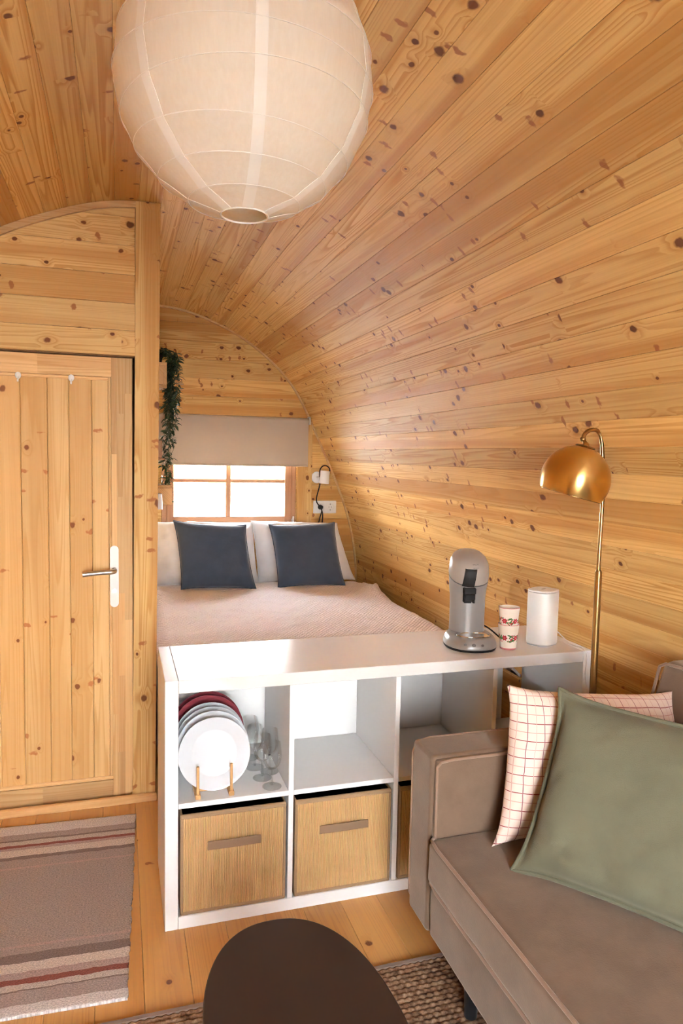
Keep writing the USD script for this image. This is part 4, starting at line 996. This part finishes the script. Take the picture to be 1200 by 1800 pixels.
loop(rect_loop((AX0+.012, AY0-.012, .405), (AX0+.012, AY0-.012, AZ1-.010), (AX1, AY0-.012, AZ1-.010), (AX1, AY0-.012, .405)), .0040)
obj('base', wavy(rbox(AX0+.004, 1.42, SY0, AY0-.002, .155, .305, .014), .002, 6, 6), VELVET, sofa, smooth=50)
seat = wavy(rbox(AX0-.010, 1.36, SY0, AY0-.004, .308, .432, .020), .005, 5, 7)
v = seat.vertices.copy(); top = v[:, 2] > .40
cx_ = np.clip(1-((v[:, 0]-1.0)/.36)**4, 0, 1)*np.clip(1-((v[:, 1]+1.36)/.94)**6, 0, 1)
v[top, 2] += .010*cx_[top]; seat.vertices = v
obj('seat_cushion', seat, VELVET, sofa, smooth=50)
ex = AX0-.008
for zz in (.430, .314): loop(rect_loop((ex, AY0-.006, zz), (1.35, AY0-.006, zz), (1.35, SY0+.004, zz), (ex, SY0+.004, zz), 30), .0045)
back = wavy(rbox(0, .11, SY0, -.405, 0, .43, .03), .005, 5, 9)
bv = back.vertices.copy(); bv[:, 0] = bv[:, 0] + 1.280 + bv[:, 2]*.26; bv[:, 2] += .425; back.vertices = bv
obj('backrest', back, VELVET, sofa, smooth=50)
bl_ = rect_loop((1.290, -.407, .445), (1.393, -.407, .850), (1.393, SY0+.002, .850), (1.290, SY0+.002, .445), 24)
loop(bl_, .0045)
for lx, ly in ((.725, -.555), (1.33, -.545), (.755, -2.2), (1.33, -2.2)):
    obj('leg', lathe([(0, .0005), (.016, .0005), (.020, .10), (.024, .156), (0, .156)], 24, (lx, ly, .012)), BLACK_METAL, sofa, smooth=40)

PLAID = usdkit.material(stage, lk('plaid_cloth'), dict({
    't': ('texture_coordinate', {}), 's': ('separate_xyz', {}),
    'c0': ('mix', {'color1': (.72, .555, .475), 'color2': (.30, .075, .07)}), 'c1': ('mix', {'color2': (.56, .30, .26)}), 'c2': ('mix', {'color2': (.30, .13, .14)}), 'c3': ('mix', {'color2': (.58, .36, .31)}),
    'n': ('noise_texture', {'scale': 500.0}), 'b': ('bump', {'strength': .2, 'distance': .002}),
    'p': ('principled_bsdf', {'roughness': .9, 'specular_ior_level': .15, 'sheen_weight': .15})},
    **{k: v for j, (ax, mul, offs, wid) in enumerate([('y', 17.4, .1, .05), ('y', 17.4, .6, .045), ('x', 25, .2, .045), ('x', 25, .7, .035)]) for k, v in {
        f'm{j}': ('math', {'math_type': 'multiply_add', 'value2': mul, 'value3': offs}), f'f{j}': ('math', {'math_type': 'fraction'}), f'l{j}': ('math', {'math_type': 'less_than', 'value2': wid})}.items()}),
    [('t.UV', 's.vector'), ('s.y', 'm0.value1'), ('s.y', 'm1.value1'), ('s.x', 'm2.value1'), ('s.x', 'm3.value1')] + [(f'm{j}.value', f'f{j}.value1') for j in range(4)] + [(f'f{j}.value', f'l{j}.value1') for j in range(4)] +
    [('l0.value', 'c0.fac'), ('l1.value', 'c1.fac'), ('c0.color', 'c1.color1'), ('l2.value', 'c2.fac'), ('c1.color', 'c2.color1'), ('l3.value', 'c3.fac'), ('c2.color', 'c3.color1'), ('c3.color', 'p.base_color'), ('t.object', 'n.vector'), ('n.fac', 'b.height'), ('b.normal', 'p.normal')], surface='p.BSDF')
pillow('plaid_cushion', 'cream cushion with thin red check, behind the green cushion', 'cushion', [(.802, -.528, .450), (1.40, -.545, .45), (1.36, -.48, .775), (.845, -.492, .836)], .12, PLAID, None, seed=23, wr=.012, pinch=.03, ear=.06)
gp = pillow('green_cushion', 'large sage green linen cushion leaning on the sofa back', 'cushion', [(.795, -.640, .447), (1.072, -1.055, .447), (1.345, -.860, .775), (.958, -.560, .832)], .13, GREEN_LINEN, GREEN_LINEN, .005, seed=31, wr=.016, pinch=.03, ear=.07, n=56, flange=.045)

# ------------------------------------------------------------------ side table, rugs
tb = thing('side_table', 'dark brown pebble shaped low table in front of the shelf', 'table', (.187, -.905, 0))
o_ = superellipse(.177, .275, 2.35, 96); o_[:, 0] *= 1 + .10*o_[:, 1]/.275*-1.0; 
obj('table_top', loft([np.c_[o_*s, np.full(96, z)] for s, z in ((.985, .398), (1.0, .401), (1.0, .417), (.99, .4195), (.98, .420))]), TABLE_BROWN, tb, smooth=35)
for k in range(3):
    a = math.radians(90 + 120*k); lx, ly = .085*math.cos(a), .14*math.sin(a)
    obj('leg', tube([(lx*1.25, ly*1.25, .0135), (lx, ly, .398)], .014, 16), TABLE_BROWN, tb, smooth=40)

# striped woven rug
ys_ = [.98, .735, .711, .666, .623, .613, .588, .574, .554, .514, .488, .443, .433, .024, .015, -.011, -.049, -.089, -.116, -.137, -.158, -.166, -.173, -.212, -.248, -.40]
cols = [(.62, .56, .53), (.62, .56, .53), (.62, .56, .53), (.37, .285, .25), (.205, .14, .12), (.50, .42, .37), (.24, .055, .035), (.41, .29, .255), (.60, .50, .43), (.205, .14, .12), (.350, .268, .230), (.43, .295, .255), (.350, .268, .230), (.43, .295, .255), (.350, .268, .230), (.205, .14, .12), (.60, .50, .43), (.41, .29, .255), (.24, .055, .035), (.50, .42, .37), (.205, .14, .12), (.37, .285, .25), (.37, .285, .25), (.62, .56, .53), (.62, .56, .53)]
# stripes as ramp stops over y from -.40 to .98
st_ = []
for (ya, yb2), c in zip(zip(ys_[:-1], ys_[1:]), cols): st_.append(((yb2+.40)/1.38, c))
st_ = sorted(st_, key=lambda q: q[0]); st_[0] = (0.0, st_[0][1])
RUG = usdkit.material(stage, lk('striped_rug'), {
    't': ('texture_coordinate', {}), 's': ('separate_xyz', {}), 'w': ('noise_texture', {'scale': 26.0, 'detail': 2}), 'wa': ('math', {'math_type': 'multiply_add', 'value2': .012, 'value3': -.006}), 'ad': ('math', {'math_type': 'add'}),
    'm': ('map_range', {'from_min': -.40, 'from_max': .98, 'clamp': True}), 'r': ('rgb_ramp', {'ramp': st_, 'interpolate': False}),
    'sp': ('vector_math', {'math_type': 'multiply', 'vector2': (190, 320, 1)}), 'n': ('noise_texture', {'scale': 1.0, 'detail': 3, 'roughness': .7}), 'nr': ('map_range', {'from_min': .35, 'from_max': .65, 'to_min': .60, 'to_max': 1.35, 'clamp': True}),
    'mx': ('hsv', {}), 'b': ('bump', {'strength': .8, 'distance': .004}), 'p': ('principled_bsdf', {'roughness': 1.0, 'specular_ior_level': .05, 'sheen_weight': .2})},
    [('t.UV', 's.vector'), ('t.UV', 'w.vector'), ('w.fac', 'wa.value1'), ('s.y', 'ad.value1'), ('wa.value', 'ad.value2'), ('ad.value', 'm.value'), ('m.result', 'r.fac'), ('t.UV', 'sp.vector1'), ('sp.vector', 'n.vector'), ('n.fac', 'nr.value'), ('nr.result', 'mx.value'), ('r.color', 'mx.color'), ('mx.color', 'p.base_color'), ('n.fac', 'b.height'), ('b.normal', 'p.normal')], surface='p.BSDF')
gx, gy = np.linspace(-1.35, -.088, 160), np.linspace(-.248, .735, 150)
rz_ = lambda X, Y: .0075 + .0016*meshkit.fbm(np.stack([X*40, Y*60, X*0], -1), 3, 2)
rg = heightgrid(gx, gy, rz_, .0006)
rv = rg.vertices.copy(); edge_ = rv[:, 0] > -.10
rv[:, 0] += np.where(rv[:, 0] > -.12, .006*(meshkit.noise(np.stack([rv[:, 1]*90, rv[:, 1]*0, rv[:, 1]*0], -1), 4)-.5), 0)
ruv = rv[:, :2].copy()
c_, s_n = math.cos(math.radians(-2.5)), math.sin(math.radians(-2.5)); dx_, dy_ = rv[:, 0]+.088, rv[:, 1]-.24
rv[:, 0], rv[:, 1] = -.088 + c_*dx_ - s_n*dy_, .24 + s_n*dx_ + c_*dy_
rv[:, 1] = np.minimum(rv[:, 1], .83)
rg.vertices = rv
tag(obj('striped_rug', rg, RUG, smooth=True, uv=ruv), 'mauve woven rug with red and cream stripes by the bathroom door', 'rug')

JUTE = usdkit.material(stage, lk('jute'), {
    't': ('texture_coordinate', {}), 'n': ('noise_texture', {'scale': 55.0, 'detail': 3, 'roughness': .7}), 'r': ('rgb_ramp', {'ramp': [(.3, (.09, .045, .025)), (.5, (.24, .135, .08)), (.72, (.40, .27, .18))]}),
    'n2': ('noise_texture', {'scale': 700.0}), 'b': ('bump', {'strength': .5, 'distance': .002}), 'p': ('principled_bsdf', {'roughness': 1.0, 'specular_ior_level': .05})},
    [('t.object', 'n.vector'), ('n.fac', 'r.fac'), ('r.color', 'p.base_color'), ('t.object', 'n2.vector'), ('n2.fac', 'b.height'), ('b.normal', 'p.normal')], surface='p.BSDF')
jr = thing('jute_rug', 'coarse brown braided jute rug under the low table', 'rug')
jx, jy = np.arange(-.30, .98, .0042), np.arange(-1.25, -.335, .0034)
def jz(X, Y):
    row = Y/.0165; k = np.floor(row); f = row-k
    ph = X/.021*np.pi*2 + k*2.1 + 2*meshkit.noise(np.stack([X*9, k, k*0], -1), 3)
    return .0045 + .0075*np.sin(np.pi*np.clip(f, 0, 1))**.7*(.72+.28*np.sin(ph + (f-.5)*3.0))
obj('braid_field', heightgrid(jx, jy, jz, .0006), JUTE, jr, smooth=True)
obj('edge_binding', bx(-.30, .98, -.336, -.316, .0006, .011, .004), plain('rug_binding', (.22, .155, .12), .9, bump=(500, .4, .001)), jr)
